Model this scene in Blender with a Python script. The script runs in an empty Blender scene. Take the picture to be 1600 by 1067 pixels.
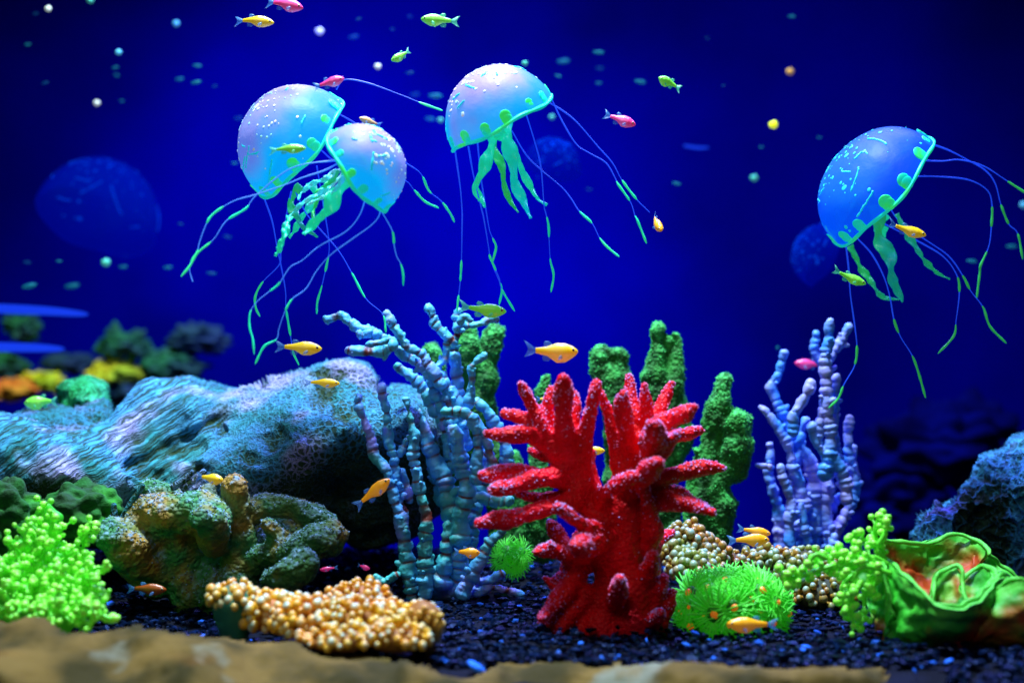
import bpy, math, random
import numpy as np
from mathutils import Vector, Matrix

random.seed(7)
RNG = np.random.default_rng(11)
scene = bpy.context.scene
COL = scene.collection

# ------------------------------------------------------------------ camera
S = 0.0005                      # metres per photo pixel at 1.1 m from the lens
CAM_Y, CAM_Z = -1.1, 0.2
def P(px, py, D=1.1):
    k = S * D / 1.1
    return np.array(((px - 800.0) * k, D - 1.1, CAM_Z + (533.5 - py) * k))
def L(px, D=1.1):
    return px * S * D / 1.1

cam = bpy.data.cameras.new('camera'); camo = bpy.data.objects.new('camera', cam); COL.objects.link(camo)
camo.location = (0, CAM_Y, CAM_Z); camo.rotation_euler = (math.radians(90), 0, 0)
cam.sensor_width = 36; cam.lens = 36 * 1.1 / 0.8
cam.clip_start = 0.01; cam.clip_end = 50
cam.dof.use_dof = True; cam.dof.focus_distance = 1.07; cam.dof.aperture_fstop = 3.3
scene.camera = camo

# ------------------------------------------------------------------ world, lamps, exposure
w = bpy.data.worlds.new('World'); scene.world = w; w.use_nodes = True
w.node_tree.nodes['Background'].inputs[0].default_value = (0.018, 0.035, 0.075, 1)
w.node_tree.nodes['Background'].inputs[1].default_value = 0.5
scene.view_settings.view_transform = 'Standard'; scene.view_settings.look = 'None'
scene.view_settings.exposure = 0; scene.view_settings.gamma = 1

def area(name, loc, target, size, power, col, size_y=None, spread=180):
    l = bpy.data.lights.new(name, 'AREA'); l.energy = power; l.color = col
    l.shape = 'RECTANGLE'; l.size = size; l.size_y = size_y or size; l.spread = math.radians(spread)
    o = bpy.data.objects.new(name, l); COL.objects.link(o); o.location = loc
    o.rotation_euler = (Vector(target) - Vector(loc)).to_track_quat('-Z', 'Y').to_euler()
    return o
def spot(name, loc, target, power, col, deg, blend=1.0, r=0.05):
    l = bpy.data.lights.new(name, 'SPOT'); l.energy = power; l.color = col
    l.spot_size = math.radians(deg); l.spot_blend = blend; l.shadow_soft_size = r
    o = bpy.data.objects.new(name, l); COL.objects.link(o); o.location = loc
    o.rotation_euler = (Vector(target) - Vector(loc)).to_track_quat('-Z', 'Y').to_euler()
    return o
area('tank_lamp_white', (-0.10, -0.10, 1.50), (0.0, 0.02, 0.0), 0.34, 23.0, (0.72, 0.90, 1.0), 0.12, 110)
area('tank_lamp_violet', (0.15, 0.55, 1.10), (0.0, -0.05, 0.05), 1.0, 9.0, (0.24, 0.22, 1.0), 0.10, 100)
area('fill_front', (-0.25, -0.85, 0.75), (0.0, 0.0, 0.05), 0.5, 0.38, (1.0, 0.90, 0.68), 0.3, 90)  # weak warm fill added on the camera side, not a tank lamp
spot('wall_lamp_blue', (-0.14, 0.10, 0.78), (-0.18, 0.85, 0.36), 31.0, (0.003, 0.006, 1.0), 66)
spot('wall_lamp_low', (-0.25, 0.35, 0.65), (-0.15, 0.85, 0.1), 5.0, (0.003, 0.006, 1.0), 80)

# ------------------------------------------------------------------ numpy noise
def _h(ix, iy, iz, s):
    n = (ix * 374761393 + iy * 668265263 + iz * 2147483647 + s * 1274126177) & 0xffffffff
    n = ((n ^ (n >> 13)) * 1274126177) & 0xffffffff
    n = ((n ^ (n >> 16)) * 2246822519) & 0xffffffff
    return ((n ^ (n >> 15)) & 0xffffff) / float(0xffffff)
def vnoise(p, scale, seed=0):
    q = p * scale; i = np.floor(q).astype(np.int64); f = q - i; f = f * f * (3 - 2 * f)
    r = 0
    for a in (0, 1):
        for b in (0, 1):
            for c in (0, 1):
                wgt = (f[:, 0] if a else 1 - f[:, 0]) * (f[:, 1] if b else 1 - f[:, 1]) * (f[:, 2] if c else 1 - f[:, 2])
                r = r + wgt * _h(i[:, 0] + a, i[:, 1] + b, i[:, 2] + c, seed)
    return r * 2 - 1
def fbm(p, scale, octs=4, seed=0):
    r = 0; a = 1; t = 0
    for o in range(octs):
        r = r + a * vnoise(p, scale * 2 ** o, seed + o * 17); t += a; a *= 0.5
    return r / t
def worley(p, scale, seed=0):
    q = p * scale; i = np.floor(q).astype(np.int64)
    f1 = np.full(len(q), 9.0); f2 = np.full(len(q), 9.0)
    for a in (-1, 0, 1):
        for b in (-1, 0, 1):
            for c in (-1, 0, 1):
                jx, jy, jz = i[:, 0] + a, i[:, 1] + b, i[:, 2] + c
                d = np.sqrt((jx + _h(jx, jy, jz, seed) - q[:, 0]) ** 2 + (jy + _h(jx, jy, jz, seed + 5) - q[:, 1]) ** 2
                            + (jz + _h(jx, jy, jz, seed + 9) - q[:, 2]) ** 2)
                nf1 = np.minimum(f1, d); f2 = np.minimum(f2, np.maximum(f1, d)); f1 = nf1
    return f1, f2

# ------------------------------------------------------------------ mesh plumbing
class MB:
    """collects quads / triangles with one float per vertex"""
    def __init__(self): self.V = []; self.F = []; self.A = []; self.n = 0; self.MI = []; self.G = None
    def add(self, V, F, a=0.0, mi=0):
        V = np.asarray(V, float); self.V.append(V)
        F = np.asarray(F, int) + self.n
        self.F.append(F); self.MI.append(np.full(len(F), mi, int))
        self.A.append(np.full(len(V), a, float) if np.isscalar(a) else np.asarray(a, float))
        self.n += len(V)
    def verts(self): return np.concatenate(self.V)

def thing(name, label, cat, loc, group=None, kind=None):
    o = bpy.data.objects.new(name, None); COL.objects.link(o); o.location = [float(c) for c in loc]
    o.empty_display_size = 0.01
    o['label'] = label; o['category'] = cat
    if group: o['group'] = group
    if kind: o['kind'] = kind
    return o
def tag(o, label=None, cat=None, group=None, kind=None):
    if label: o['label'] = label
    if cat: o['category'] = cat
    if group: o['group'] = group
    if kind: o['kind'] = kind
    return o
def build(name, mb, mats, parent=None, origin=None, smooth=True, local=False):
    V = mb.verts()
    org = np.zeros(3)
    if parent is not None and not local: org = np.array(parent.location)
    elif origin is not None: org = np.array(origin)
    V = V - org
    me = bpy.data.meshes.new(name)
    quads = sum(len(f) for f in mb.F); loops = np.concatenate([f.ravel() for f in mb.F])
    sizes = np.concatenate([np.full(len(f), f.shape[1]) for f in mb.F])
    me.vertices.add(len(V)); me.vertices.foreach_set('co', V.ravel())
    me.loops.add(len(loops)); me.loops.foreach_set('vertex_index', loops.astype(np.int32))
    me.polygons.add(quads)
    starts = np.concatenate([[0], np.cumsum(sizes)[:-1]]).astype(np.int32)
    me.polygons.foreach_set('loop_start', starts)
    me.polygons.foreach_set('use_smooth', np.full(quads, smooth))
    if not isinstance(mats, (list, tuple)): mats = [mats]
    for m in mats: me.materials.append(m)
    me.polygons.foreach_set('material_index', np.concatenate(mb.MI).astype(np.int32))
    at = me.attributes.new('m', 'FLOAT', 'POINT'); at.data.foreach_set('value', np.concatenate(mb.A).astype(np.float32))
    if mb.G is not None: ag = me.attributes.new('g', 'FLOAT', 'POINT'); ag.data.foreach_set('value', mb.G.astype(np.float32))
    me.update(calc_edges=True); me.validate()
    o = bpy.data.objects.new(name, me); COL.objects.link(o)
    if parent is not None: o.parent = parent
    else: o.location = org
    return o

def resample(pts, step):
    pts = np.asarray(pts, float)
    if len(pts) < 2: return pts
    p = np.vstack([2 * pts[0] - pts[1], pts, 2 * pts[-1] - pts[-2]]); out = []
    for i in range(1, len(p) - 2):
        a, b, c, d = p[i - 1], p[i], p[i + 1], p[i + 2]
        n = max(1, int(np.linalg.norm((c - b)[:3]) / step))
        for k in range(n):
            t = k / n
            out.append(0.5 * ((2 * b) + (-a + c) * t + (2 * a - 5 * b + 4 * c - d) * t * t + (-a + 3 * b - 3 * c + d) * t ** 3))
    out.append(pts[-1]); return np.array(out)
def frames(C):
    T = np.gradient(C, axis=0); T /= np.linalg.norm(T, axis=1)[:, None] + 1e-12
    up = np.array((0.1, -1.0, 0.05)); N = []
    u = up - T[0] * up.dot(T[0]); u /= np.linalg.norm(u) + 1e-12
    for t in T:
        u = u - t * u.dot(t); u /= np.linalg.norm(u) + 1e-12; N.append(u.copy())
    N = np.array(N); return T, N, np.cross(T, N)
def sweep(C, Rr, seg=10, cap=True):
    """tube round the centres C with radii Rr -> V, F (quads)"""
    C = np.asarray(C, float); Rr = np.asarray(Rr, float)
    T, N, B = frames(C)
    if cap:
        th = np.array([0.04, 0.45, 0.8])
        def ends(c, t, n, b, r, sgn):
            return [(c + sgn * t * r * math.cos(a * math.pi / 2) , r * math.sin(a * math.pi / 2)) for a in th]
        e0 = ends(C[0], T[0], N[0], B[0], Rr[0], -1); e1 = ends(C[-1], T[-1], N[-1], B[-1], Rr[-1], 1)[::-1]
        C = np.vstack([[x[0] for x in e0], C, [x[0] for x in e1]]); Rr = np.concatenate([[x[1] for x in e0], Rr, [x[1] for x in e1]])
        N = np.vstack([[N[0]] * 3, N, [N[-1]] * 3]); B = np.vstack([[B[0]] * 3, B, [B[-1]] * 3])
    a = np.linspace(0, 2 * math.pi, seg, endpoint=False)
    V = C[:, None, :] + Rr[:, None, None] * (np.cos(a)[None, :, None] * N[:, None, :] + np.sin(a)[None, :, None] * B[:, None, :])
    n = len(C); V = V.reshape(-1, 3)
    i = np.arange(n - 1)[:, None]; j = np.arange(seg)[None, :]; j2 = (j + 1) % seg
    F = np.stack([i * seg + j, i * seg + j2, (i + 1) * seg + j2, (i + 1) * seg + j], -1).reshape(-1, 4)
    return V, F, n
def _ball():
    import bmesh
    out = {}
    for sd in (1, 2, 3):
        bm = bmesh.new(); bmesh.ops.create_icosphere(bm, subdivisions=sd, radius=1)
        out[sd] = (np.array([v.co[:] for v in bm.verts]), np.array([[v.index for v in f.verts] for f in bm.faces])); bm.free()
    return out
BALL = _ball()
def balls(mb, centres, radii, sub=1, a=0.0, mi=0, squash=None):
    bv, bf = BALL[sub]; centres = np.asarray(centres, float); n = len(centres)
    if n == 0: return
    radii = np.broadcast_to(np.asarray(radii, float).reshape(-1, 1) if np.ndim(radii) < 2 else radii, (n, 3)) if np.ndim(radii) < 2 else np.asarray(radii)
    V = (bv[None] * radii[:, None, :] + centres[:, None, :]).reshape(-1, 3)
    F = (bf[None] + (np.arange(n) * len(bv))[:, None, None]).reshape(-1, 3)
    if not np.isscalar(a): a = np.repeat(np.asarray(a, float), len(bv))
    mb.add(V, F, a, mi)
def vnormals(V, F):
    n = np.cross(V[F[:, 2]] - V[F[:, 0]], V[F[:, 3 if F.shape[1] > 3 else 1]] - V[F[:, 1 if F.shape[1] > 3 else 0]])
    if F.shape[1] == 3: n = -np.cross(V[F[:, 2]] - V[F[:, 0]], V[F[:, 1]] - V[F[:, 0]])
    N = np.zeros_like(V)
    for k in range(F.shape[1]): np.add.at(N, F[:, k], n)
    return N / (np.linalg.norm(N, axis=1)[:, None] + 1e-15)
def pxline(pts):
    return np.array([P(*p) for p in pts])
def blob(c, r, nu=72, nv=48):
    """ellipsoid of quads, centre c, radii r"""
    u = np.linspace(0, 2 * math.pi, nu, endpoint=False); v = np.linspace(0.02, math.pi - 0.02, nv)
    V = np.stack([np.outer(np.sin(v), np.cos(u)), np.outer(np.sin(v), np.sin(u)), np.outer(np.cos(v), np.ones(nu))], -1).reshape(-1, 3)
    i = np.arange(nv - 1)[:, None]; j = np.arange(nu)[None]; j2 = (j + 1) % nu
    F = np.stack([i * nu + j, (i + 1) * nu + j, (i + 1) * nu + j2, i * nu + j2], -1).reshape(-1, 4)
    return V * np.asarray(r) + np.asarray(c), F, V

def merged(tubes, voxel, smooth):
    """voxel union of overlapping tubes -> V, F (quads), owner index and attribute of every vertex"""
    from mathutils.kdtree import KDTree
    mb = MB()
    for V, F, a in tubes: mb.add(V, F, a)
    o = build('union', mb, [], origin=(0, 0, 0))
    md = o.modifiers.new('r', 'REMESH'); md.mode = 'VOXEL'; md.voxel_size = voxel
    if smooth: sm = o.modifiers.new('s', 'SMOOTH'); sm.iterations = smooth; sm.factor = 0.5
    bpy.context.view_layer.update()
    ev = o.evaluated_get(bpy.context.evaluated_depsgraph_get()); me = ev.to_mesh()
    V = np.zeros(len(me.vertices) * 3); me.vertices.foreach_get('co', V); V = V.reshape(-1, 3)
    lv = np.zeros(len(me.loops), np.int32); me.loops.foreach_get('vertex_index', lv); F = lv.reshape(-1, 4).astype(int)
    ev.to_mesh_clear(); old = o.data; bpy.data.objects.remove(o); bpy.data.meshes.remove(old)
    src = np.concatenate([t[0] for t in tubes]); own = np.concatenate([np.full(len(t[0]), i) for i, t in enumerate(tubes)])
    at = np.concatenate([np.broadcast_to(np.asarray(t[2], float), (len(t[0]),)) for t in tubes])
    kd = KDTree(len(src))
    for i, c in enumerate(src): kd.insert(c, i)
    kd.balance(); idx = np.array([kd.find(c)[1] for c in V])
    return V, F, own[idx], at[idx]
def outward(V, F):
    return vnormals(V, F)
def split_parts(parent, names, V, F, own, att, mats, extra=None):
    """one mesh per part, seams kept smooth with the normals of the whole"""
    N = vnormals(V, F); vol = np.einsum('ij,ij->i', V[F[:, 0]] - V.mean(0), np.cross(V[F[:, 1]] - V[F[:, 0]], V[F[:, 2]] - V[F[:, 0]])).sum()
    if (np.cross(V[F[:, 2]] - V[F[:, 0]], V[F[:, 3]] - V[F[:, 1]]) * N[F[:, 0]]).sum() * vol < 0: N = -N
    fo = own[F[:, 0]]
    for k in range(len(names)):
        f = F[fo == k]
        if len(f) < 6: continue
        u = np.unique(f); mp = np.zeros(len(V), int); mp[u] = np.arange(len(u))
        mb = MB(); mb.add(V[u], mp[f], att[u]); nn = len(u)
        if extra is not None: extra(mb, k, u)
        o = build(names[k], mb, mats, parent)
        nv = np.zeros((len(o.data.vertices), 3)); o.data.vertices.foreach_get('normal', nv.ravel()) if False else None
        nrm = [tuple(v.normal) for v in o.data.vertices]
        for q in range(nn): nrm[q] = tuple(N[u[q]])
        try: o.data.normals_split_custom_set_from_vertices(nrm)
        except Exception: pass

# ------------------------------------------------------------------ materials
def mat(name, c1, c2=None, scale=40, rough=0.6, spec=0.5, emis=None, es=0.0, bump=None, bscale=200, bstr=0.4,
        attr=None, aspec=None, sss=0.0, coat=0.0, alpha=1.0, trans=0.0, ramp=(0.4, 0.6), c3=None, s3=15, ramp3=(0.5, 0.65), sheen=None, stint=None):
    """procedural principled material: c1/c2 mixed by noise, attr = colour where the mesh value m is 1, bump = noise|voronoi"""
    m = bpy.data.materials.new(name); m.use_nodes = True; nt = m.node_tree; N = nt.nodes; K = nt.links
    b = N['Principled BSDF']; tc = N.new('ShaderNodeTexCoord')
    def rgb(c): return (c[0], c[1], c[2], 1)
    def noise(s, det=4):
        n = N.new('ShaderNodeTexNoise'); n.inputs['Scale'].default_value = s; n.inputs['Detail'].default_value = det
        K.new(tc.outputs['Object'], n.inputs['Vector']); return n.outputs['Fac']
    def mixc(f, a, c):
        x = N.new('ShaderNodeMix'); x.data_type = 'RGBA'
        if f is not None: K.new(f, x.inputs[0])
        for s_, val in ((6, a), (7, c)):
            if isinstance(val, tuple): x.inputs[s_].default_value = rgb(val)
            else: K.new(val, x.inputs[s_])
        return x.outputs[2]
    def rampf(f, lo, hi):
        r = N.new('ShaderNodeMapRange'); r.inputs[1].default_value = lo; r.inputs[2].default_value = hi; K.new(f, r.inputs[0]); return r.outputs[0]
    col = tuple(c1)
    if c2: col = mixc(rampf(noise(scale), *ramp), tuple(c1), tuple(c2))
    if c3: col = mixc(rampf(noise(s3), *ramp3), col, tuple(c3))
    at = None
    if attr is not None:
        at = N.new('ShaderNodeAttribute'); at.attribute_name = 'm'
        col = mixc(at.outputs['Fac'], col, tuple(attr))
    if isinstance(col, tuple): b.inputs['Base Color'].default_value = rgb(col)
    else: K.new(col, b.inputs['Base Color'])
    b.inputs['Roughness'].default_value = rough; b.inputs['Specular IOR Level'].default_value = spec
    b.inputs['Coat Weight'].default_value = coat; b.inputs['Coat Roughness'].default_value = 0.15
    if sss: b.inputs['Subsurface Weight'].default_value = sss; b.inputs['Subsurface Scale'].default_value = 0.006
    if es:
        if emis is None and not isinstance(col, tuple): K.new(col, b.inputs['Emission Color'])
        else: b.inputs['Emission Color'].default_value = rgb(emis or col)
        b.inputs['Emission Strength'].default_value = es
    b.inputs['Alpha'].default_value = alpha
    if trans: b.inputs['Transmission Weight'].default_value = trans
    if sheen:
        b.inputs['Sheen Weight'].default_value = 0.45; b.inputs['Sheen Roughness'].default_value = 0.35; b.inputs['Sheen Tint'].default_value = rgb(sheen)
    if stint: b.inputs['Specular Tint'].default_value = rgb(stint)
    if bump:
        bp = N.new('ShaderNodeBump'); bp.inputs['Strength'].default_value = bstr; bp.inputs['Distance'].default_value = 0.002
        if bump == 'noise': K.new(noise(bscale, 6), bp.inputs['Height'])
        else:
            v = N.new('ShaderNodeTexVoronoi'); v.inputs['Scale'].default_value = bscale
            if bump == 'cells': v.feature = 'DISTANCE_TO_EDGE'
            K.new(tc.outputs['Object'], v.inputs['Vector'])
            if bump == 'bumps':
                bp.invert = True
            K.new(v.outputs['Distance'], bp.inputs['Height'])
        K.new(bp.outputs[0], b.inputs['Normal'])
    return m

M = {}
M['wall'] = mat('blue_panel', (0.0004, 0.0004, 0.33), (0.0004, 0.0010, 0.15), scale=2.6, ramp=(.35, .68), rough=1, spec=0)  # two blues: uneven water haze put into the panel colour
M['ground'] = mat('dark_sand', (0.002, 0.003, 0.008), (0.004, 0.006, 0.02), rough=0.9, spec=.1, bump='noise', bscale=300, bstr=0.8)
M['gravel'] = mat('black_gravel', (0.001, 0.003, 0.006), (0.002, 0.006, 0.03), scale=200, rough=0.3, spec=0.14, attr=(0.03, 0.18, 1.0), bump='noise', bscale=500, bstr=0.3, stint=(0.03, 0.2, 1.0))
M['ledge'] = mat('tan_sandstone', (0.035, 0.028, 0.004), (0.15, 0.095, 0.020), scale=22, rough=0.9, spec=0.2, c3=(0.17, 0.18, 0.13), s3=19, ramp3=(0.60, 0.70), attr=(0.50, 0.17, 0.01), bump='noise', bscale=60, bstr=1.0, ramp=(0.38, 0.62))
M['rock'] = mat('grey_blue_rock', (0.03, 0.44, 0.60), (0.10, 0.60, 0.98), scale=70, rough=0.75, spec=0.15, c3=(0.45, 0.45, 1.0), s3=26, ramp3=(0.54, 0.70), attr=(0.022, 0.050, 0.010), bump='noise', bscale=330, bstr=1.0)
M['rock_right'] = mat('blue_honeycomb_rock', (0.01, 0.24, 0.45), (0.02, 0.30, 0.65), scale=60, rough=0.7, spec=0.15, c3=(0.15, 0.22, 0.95), s3=30, ramp3=(0.5, 0.7), attr=(0.010, 0.035, 0.012), bump='noise', bscale=330, bstr=0.9)
def rock_mat(name, lite, blue, high, dark, cell, pitw):
    m = bpy.data.materials.new(name); m.use_nodes = True; nt = m.node_tree; N = nt.nodes; K = nt.links; b = N['Principled BSDF']
    tc = N.new('ShaderNodeTexCoord')
    def noise(s_, det=4, vec=None, out='Fac'):
        n = N.new('ShaderNodeTexNoise'); n.inputs['Scale'].default_value = s_; n.inputs['Detail'].default_value = det; K.new(vec or tc.outputs['Object'], n.inputs['Vector']); return n.outputs[out]
    def mr(f, a, c, x=0.0, y=1.0):
        q = N.new('ShaderNodeMapRange'); K.new(f, q.inputs[0]); q.inputs[1].default_value = a; q.inputs[2].default_value = c; q.inputs[3].default_value = x; q.inputs[4].default_value = y; return q.outputs[0]
    def mth(op, a, c):
        q = N.new('ShaderNodeMath'); q.operation = op; q.use_clamp = op != 'MULTIPLY'
        for i_, v_ in ((0, a), (1, c)):
            if isinstance(v_, float): q.inputs[i_].default_value = v_
            else: K.new(v_, q.inputs[i_])
        return q.outputs[0]
    def mix(f, a, c):
        x = N.new('ShaderNodeMix'); x.data_type = 'RGBA'; K.new(f, x.inputs[0])
        for s_, v_ in ((6, a), (7, c)):
            if isinstance(v_, tuple): x.inputs[s_].default_value = v_ + (1,)
            else: K.new(v_, x.inputs[s_])
        return x.outputs[2]
    wv = N.new('ShaderNodeVectorMath'); wv.operation = 'MULTIPLY_ADD'; K.new(noise(70, 3, out='Color'), wv.inputs[0]); wv.inputs[1].default_value = (.010,) * 3; K.new(tc.outputs['Object'], wv.inputs[2])
    def vor(s_):
        v = N.new('ShaderNodeTexVoronoi'); v.feature = 'DISTANCE_TO_EDGE'; v.inputs['Scale'].default_value = s_; K.new(wv.outputs[0], v.inputs['Vector']); return v.outputs['Distance']
    big = mr(vor(cell), .04, pitw); fine = mr(vor(cell * 2.3), .03, .26)
    zone = mr(noise(13, 3), .40, .58); g = N.new('ShaderNodeAttribute'); g.attribute_name = 'g'; at = N.new('ShaderNodeAttribute'); at.attribute_name = 'm'
    inv = mr(g.outputs['Fac'], 0, 1, 1, 0)
    # combed grain: noise stretched along the slope
    m0 = N.new('ShaderNodeMapping'); m0.inputs['Rotation'].default_value = (0, math.radians(34), 0); K.new(wv.outputs[0], m0.inputs[0]); mp = N.new('ShaderNodeMapping'); mp.inputs['Scale'].default_value = (35, 60, 560); K.new(m0.outputs[0], mp.inputs[0])
    grain = mr(noise(1.0, 4, mp.outputs[0]), .42, .62)
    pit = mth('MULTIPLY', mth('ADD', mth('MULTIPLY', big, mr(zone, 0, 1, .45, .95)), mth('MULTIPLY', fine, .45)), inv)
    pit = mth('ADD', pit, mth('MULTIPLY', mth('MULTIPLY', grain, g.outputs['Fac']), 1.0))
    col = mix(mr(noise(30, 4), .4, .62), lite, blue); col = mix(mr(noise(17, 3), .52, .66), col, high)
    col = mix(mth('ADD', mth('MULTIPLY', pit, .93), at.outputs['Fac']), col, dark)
    K.new(col, b.inputs['Base Color']); b.inputs['Roughness'].default_value = .8; b.inputs['Specular IOR Level'].default_value = .2
    bp = N.new('ShaderNodeBump'); bp.invert = True; bp.inputs['Strength'].default_value = .9; bp.inputs['Distance'].default_value = .0028
    K.new(mth('ADD', mth('MULTIPLY', pit, .8), mth('MULTIPLY', noise(260, 5), .3)), bp.inputs['Height']); K.new(bp.outputs[0], b.inputs['Normal'])
    return m
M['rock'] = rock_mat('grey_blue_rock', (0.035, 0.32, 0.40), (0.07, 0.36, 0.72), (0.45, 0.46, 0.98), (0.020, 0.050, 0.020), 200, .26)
M['rock_right'] = rock_mat('blue_honeycomb_rock', (0.05, 0.36, 0.55), (0.06, 0.34, 0.80), (0.28, 0.30, 1.0), (0.008, 0.030, 0.018), 85, .16)
M['green_rock'] = rock_mat('mossy_green_rock', (0.02, 0.50, 0.14), (0.06, 0.75, 0.35), (0.10, 0.80, 0.45), (0.005, 0.07, 0.012), 120, .3)
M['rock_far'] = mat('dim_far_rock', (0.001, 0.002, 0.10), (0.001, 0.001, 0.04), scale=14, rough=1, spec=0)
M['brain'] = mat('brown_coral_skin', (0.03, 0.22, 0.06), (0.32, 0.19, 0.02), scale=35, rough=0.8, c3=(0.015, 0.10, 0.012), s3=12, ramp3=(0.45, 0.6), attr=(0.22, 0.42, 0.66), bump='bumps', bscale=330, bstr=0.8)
M['brain_stalk'] = mat('olive_coral_stalk', (0.005, 0.15, 0.035), (0.16, 0.08, 0.01), scale=12, rough=0.85, bump='noise', bscale=150, bstr=0.7, ramp=(0.42, 0.6))
M['blue_coral'] = mat('blue_staghorn', (0.05, 0.46, 0.50), (0.08, 0.42, 0.95), scale=20, rough=0.5, c3=(0.26, 0.28, 1.0), s3=26, ramp3=(0.56, 0.68), attr=(0.13, 0.018, 0.012), bump='noise', bscale=180, bstr=0.7, sss=0.1)
M['lilac_coral'] = mat('lilac_staghorn', (0.05, 0.30, 1.0), (0.34, 0.36, 1.0), scale=26, rough=0.55, attr=(0.02, 0.05, 0.22), bump='noise', bscale=160, bstr=0.4)
M['red_coral'] = mat('red_coral_skin', (0.78, 0.001, 0.010), (0.62, 0.001, 0.006), scale=24, rough=0.5, c3=(0.95, 0.004, 0.03), s3=14, bump='bumps', bscale=420, bstr=0.6, sss=0.12, spec=0.2)
M['red_polyp'] = mat('pale_pink_polyp', (0.95, 0.16, 0.42), (0.62, 0.38, 1.0), scale=60, rough=0.35, coat=0.4)
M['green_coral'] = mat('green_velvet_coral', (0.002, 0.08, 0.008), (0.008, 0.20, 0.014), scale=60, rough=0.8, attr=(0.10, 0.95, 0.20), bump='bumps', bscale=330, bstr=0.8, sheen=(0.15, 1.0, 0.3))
M['bead'] = mat('amber_bead', (0.68, 0.27, 0.005), (0.74, 0.44, 0.012), scale=35, rough=0.38, coat=0.1, attr=(0.36, 0.60, 0.58))
M['bead_dim'] = mat('brown_bead', (0.42, 0.15, 0.015), (0.22, 0.26, 0.04), scale=35, rough=0.38, coat=0.1, attr=(0.26, 0.50, 0.55))
M['bead_base'] = mat('rusty_coral_base', (0.42, 0.13, 0.01), (0.25, 0.10, 0.01), scale=20, rough=0.7, bump='noise', bscale=120)
M['bead_base_teal'] = mat('teal_coral_base', (0.01, 0.16, 0.10), (0.01, 0.10, 0.06), scale=20, rough=0.7, bump='noise', bscale=120)
M['bead_base_dark'] = mat('dark_brown_coral_base', (0.06, 0.03, 0.01), (0.02, 0.03, 0.01), scale=20, rough=0.8, bump='noise', bscale=120)
M['lime'] = mat('lime_rubber', (0.02, 0.42, 0.01), (0.05, 0.62, 0.02), scale=40, rough=0.4, emis=(0.08, 0.70, 0.02), es=0.10, attr=(0.36, 1.0, 0.10))
M['lime_leaf'] = mat('lime_anemone', (0.05, 0.70, 0.03), (0.10, 0.80, 0.04), scale=40, rough=0.5, emis=(0.03, 0.60, 0.01), es=0.12, attr=(0.12, 0.85, 0.08))
M['polyp_disc'] = mat('dark_green_disc', (0.02, 0.35, 0.02), (0.01, 0.22, 0.02), scale=40, rough=0.5)
M['mouth'] = mat('orange_mouth', (0.9, 0.30, 0.02), (0.9, 0.12, 0.02), scale=90, rough=0.4, emis=(1, 0.25, 0.01), es=0.25)
M['cabbage'] = mat('cabbage_coral', (0.03, 0.48, 0.02), (0.02, 0.26, 0.02), scale=26, rough=0.6, c3=(0.42, 0.045, 0.0), s3=20, ramp3=(0.52, 0.66), attr=(0.09, 0.62, 0.05), bump='noise', bscale=90, bstr=1.0, sss=0.05)
M['blue_reflection'] = mat('blue_lamp_reflection', (0.0, 0.0, 0.05), rough=0.9, spec=0, emis=(0.01, 0.06, 1.0), es=0.85, alpha=.8)  # lamp reflections drawn as self-glowing streaks
# jellyfish
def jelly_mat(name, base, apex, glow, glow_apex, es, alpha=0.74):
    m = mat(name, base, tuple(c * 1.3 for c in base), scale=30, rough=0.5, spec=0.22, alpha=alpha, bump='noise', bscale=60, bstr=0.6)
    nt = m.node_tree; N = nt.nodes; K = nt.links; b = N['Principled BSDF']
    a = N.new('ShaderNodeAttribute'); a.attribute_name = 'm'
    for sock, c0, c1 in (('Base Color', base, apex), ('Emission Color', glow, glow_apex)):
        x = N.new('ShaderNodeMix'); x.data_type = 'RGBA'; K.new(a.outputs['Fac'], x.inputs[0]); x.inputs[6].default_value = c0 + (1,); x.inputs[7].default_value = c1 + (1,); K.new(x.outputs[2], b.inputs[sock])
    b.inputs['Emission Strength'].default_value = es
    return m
M['bell'] = jelly_mat('pearl_blue_silicone', (0.01, 0.09, 0.30), (0.34, 0.20, 0.30), (0.0, 0.42, 1.0), (0.08, 0.18, 0.74), 0.88)  # lavender apex: lamp light from above put into base and emission colour
M['bell_blue'] = jelly_mat('deep_blue_silicone', (0.002, 0.02, 0.25), (0.01, 0.05, 0.25), (0.0, 0.09, 1.0), (0.0, 0.17, 0.95), 0.84)
M['bell_dim'] = jelly_mat('dim_blue_ghost', (0.0, 0.003, 0.10), (0.0, 0.003, 0.10), (0.0, 0.008, 0.9), (0.0, 0.02, 0.9), 0.30, 0.30)
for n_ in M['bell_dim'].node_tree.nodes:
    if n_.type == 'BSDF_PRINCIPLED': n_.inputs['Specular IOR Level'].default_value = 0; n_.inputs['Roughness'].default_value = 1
M['spot'] = mat('white_spot', (0.9, 0.75, 0.9), (0.35, 0.9, 0.95), scale=70, rough=0.4, es=0.25)
M['dim_spot'] = mat('dim_spot', (0.0, 0.02, 0.3), rough=1, spec=0, emis=(0.0, 0.07, 0.9), es=0.5, alpha=.6)
M['streak'] = mat('cyan_streak', (0.03, 0.62, 0.80), rough=0.4, emis=(0.0, 0.6, 0.8), es=0.45)
M['frill'] = mat('green_frill', (0.005, 0.62, 0.50), (0.03, 0.80, 0.14), scale=45, rough=0.4, es=0.55, spec=.3, ramp=(.48, .6))
M['strand'] = mat('blue_strand', (0.01, 0.05, 0.60), rough=0.4, emis=(0.012, 0.07, 1.0), es=0.62)
M['strand_pale'] = mat('pale_blue_strand', (0.06, 0.2, 0.7), rough=0.4, emis=(0.03, 0.20, 1.0), es=0.6)
M['sleeve'] = mat('green_sleeve', (0.01, 0.68, 0.38), (0.03, 0.72, 0.26), scale=20, rough=0.35, es=0.50)
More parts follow.
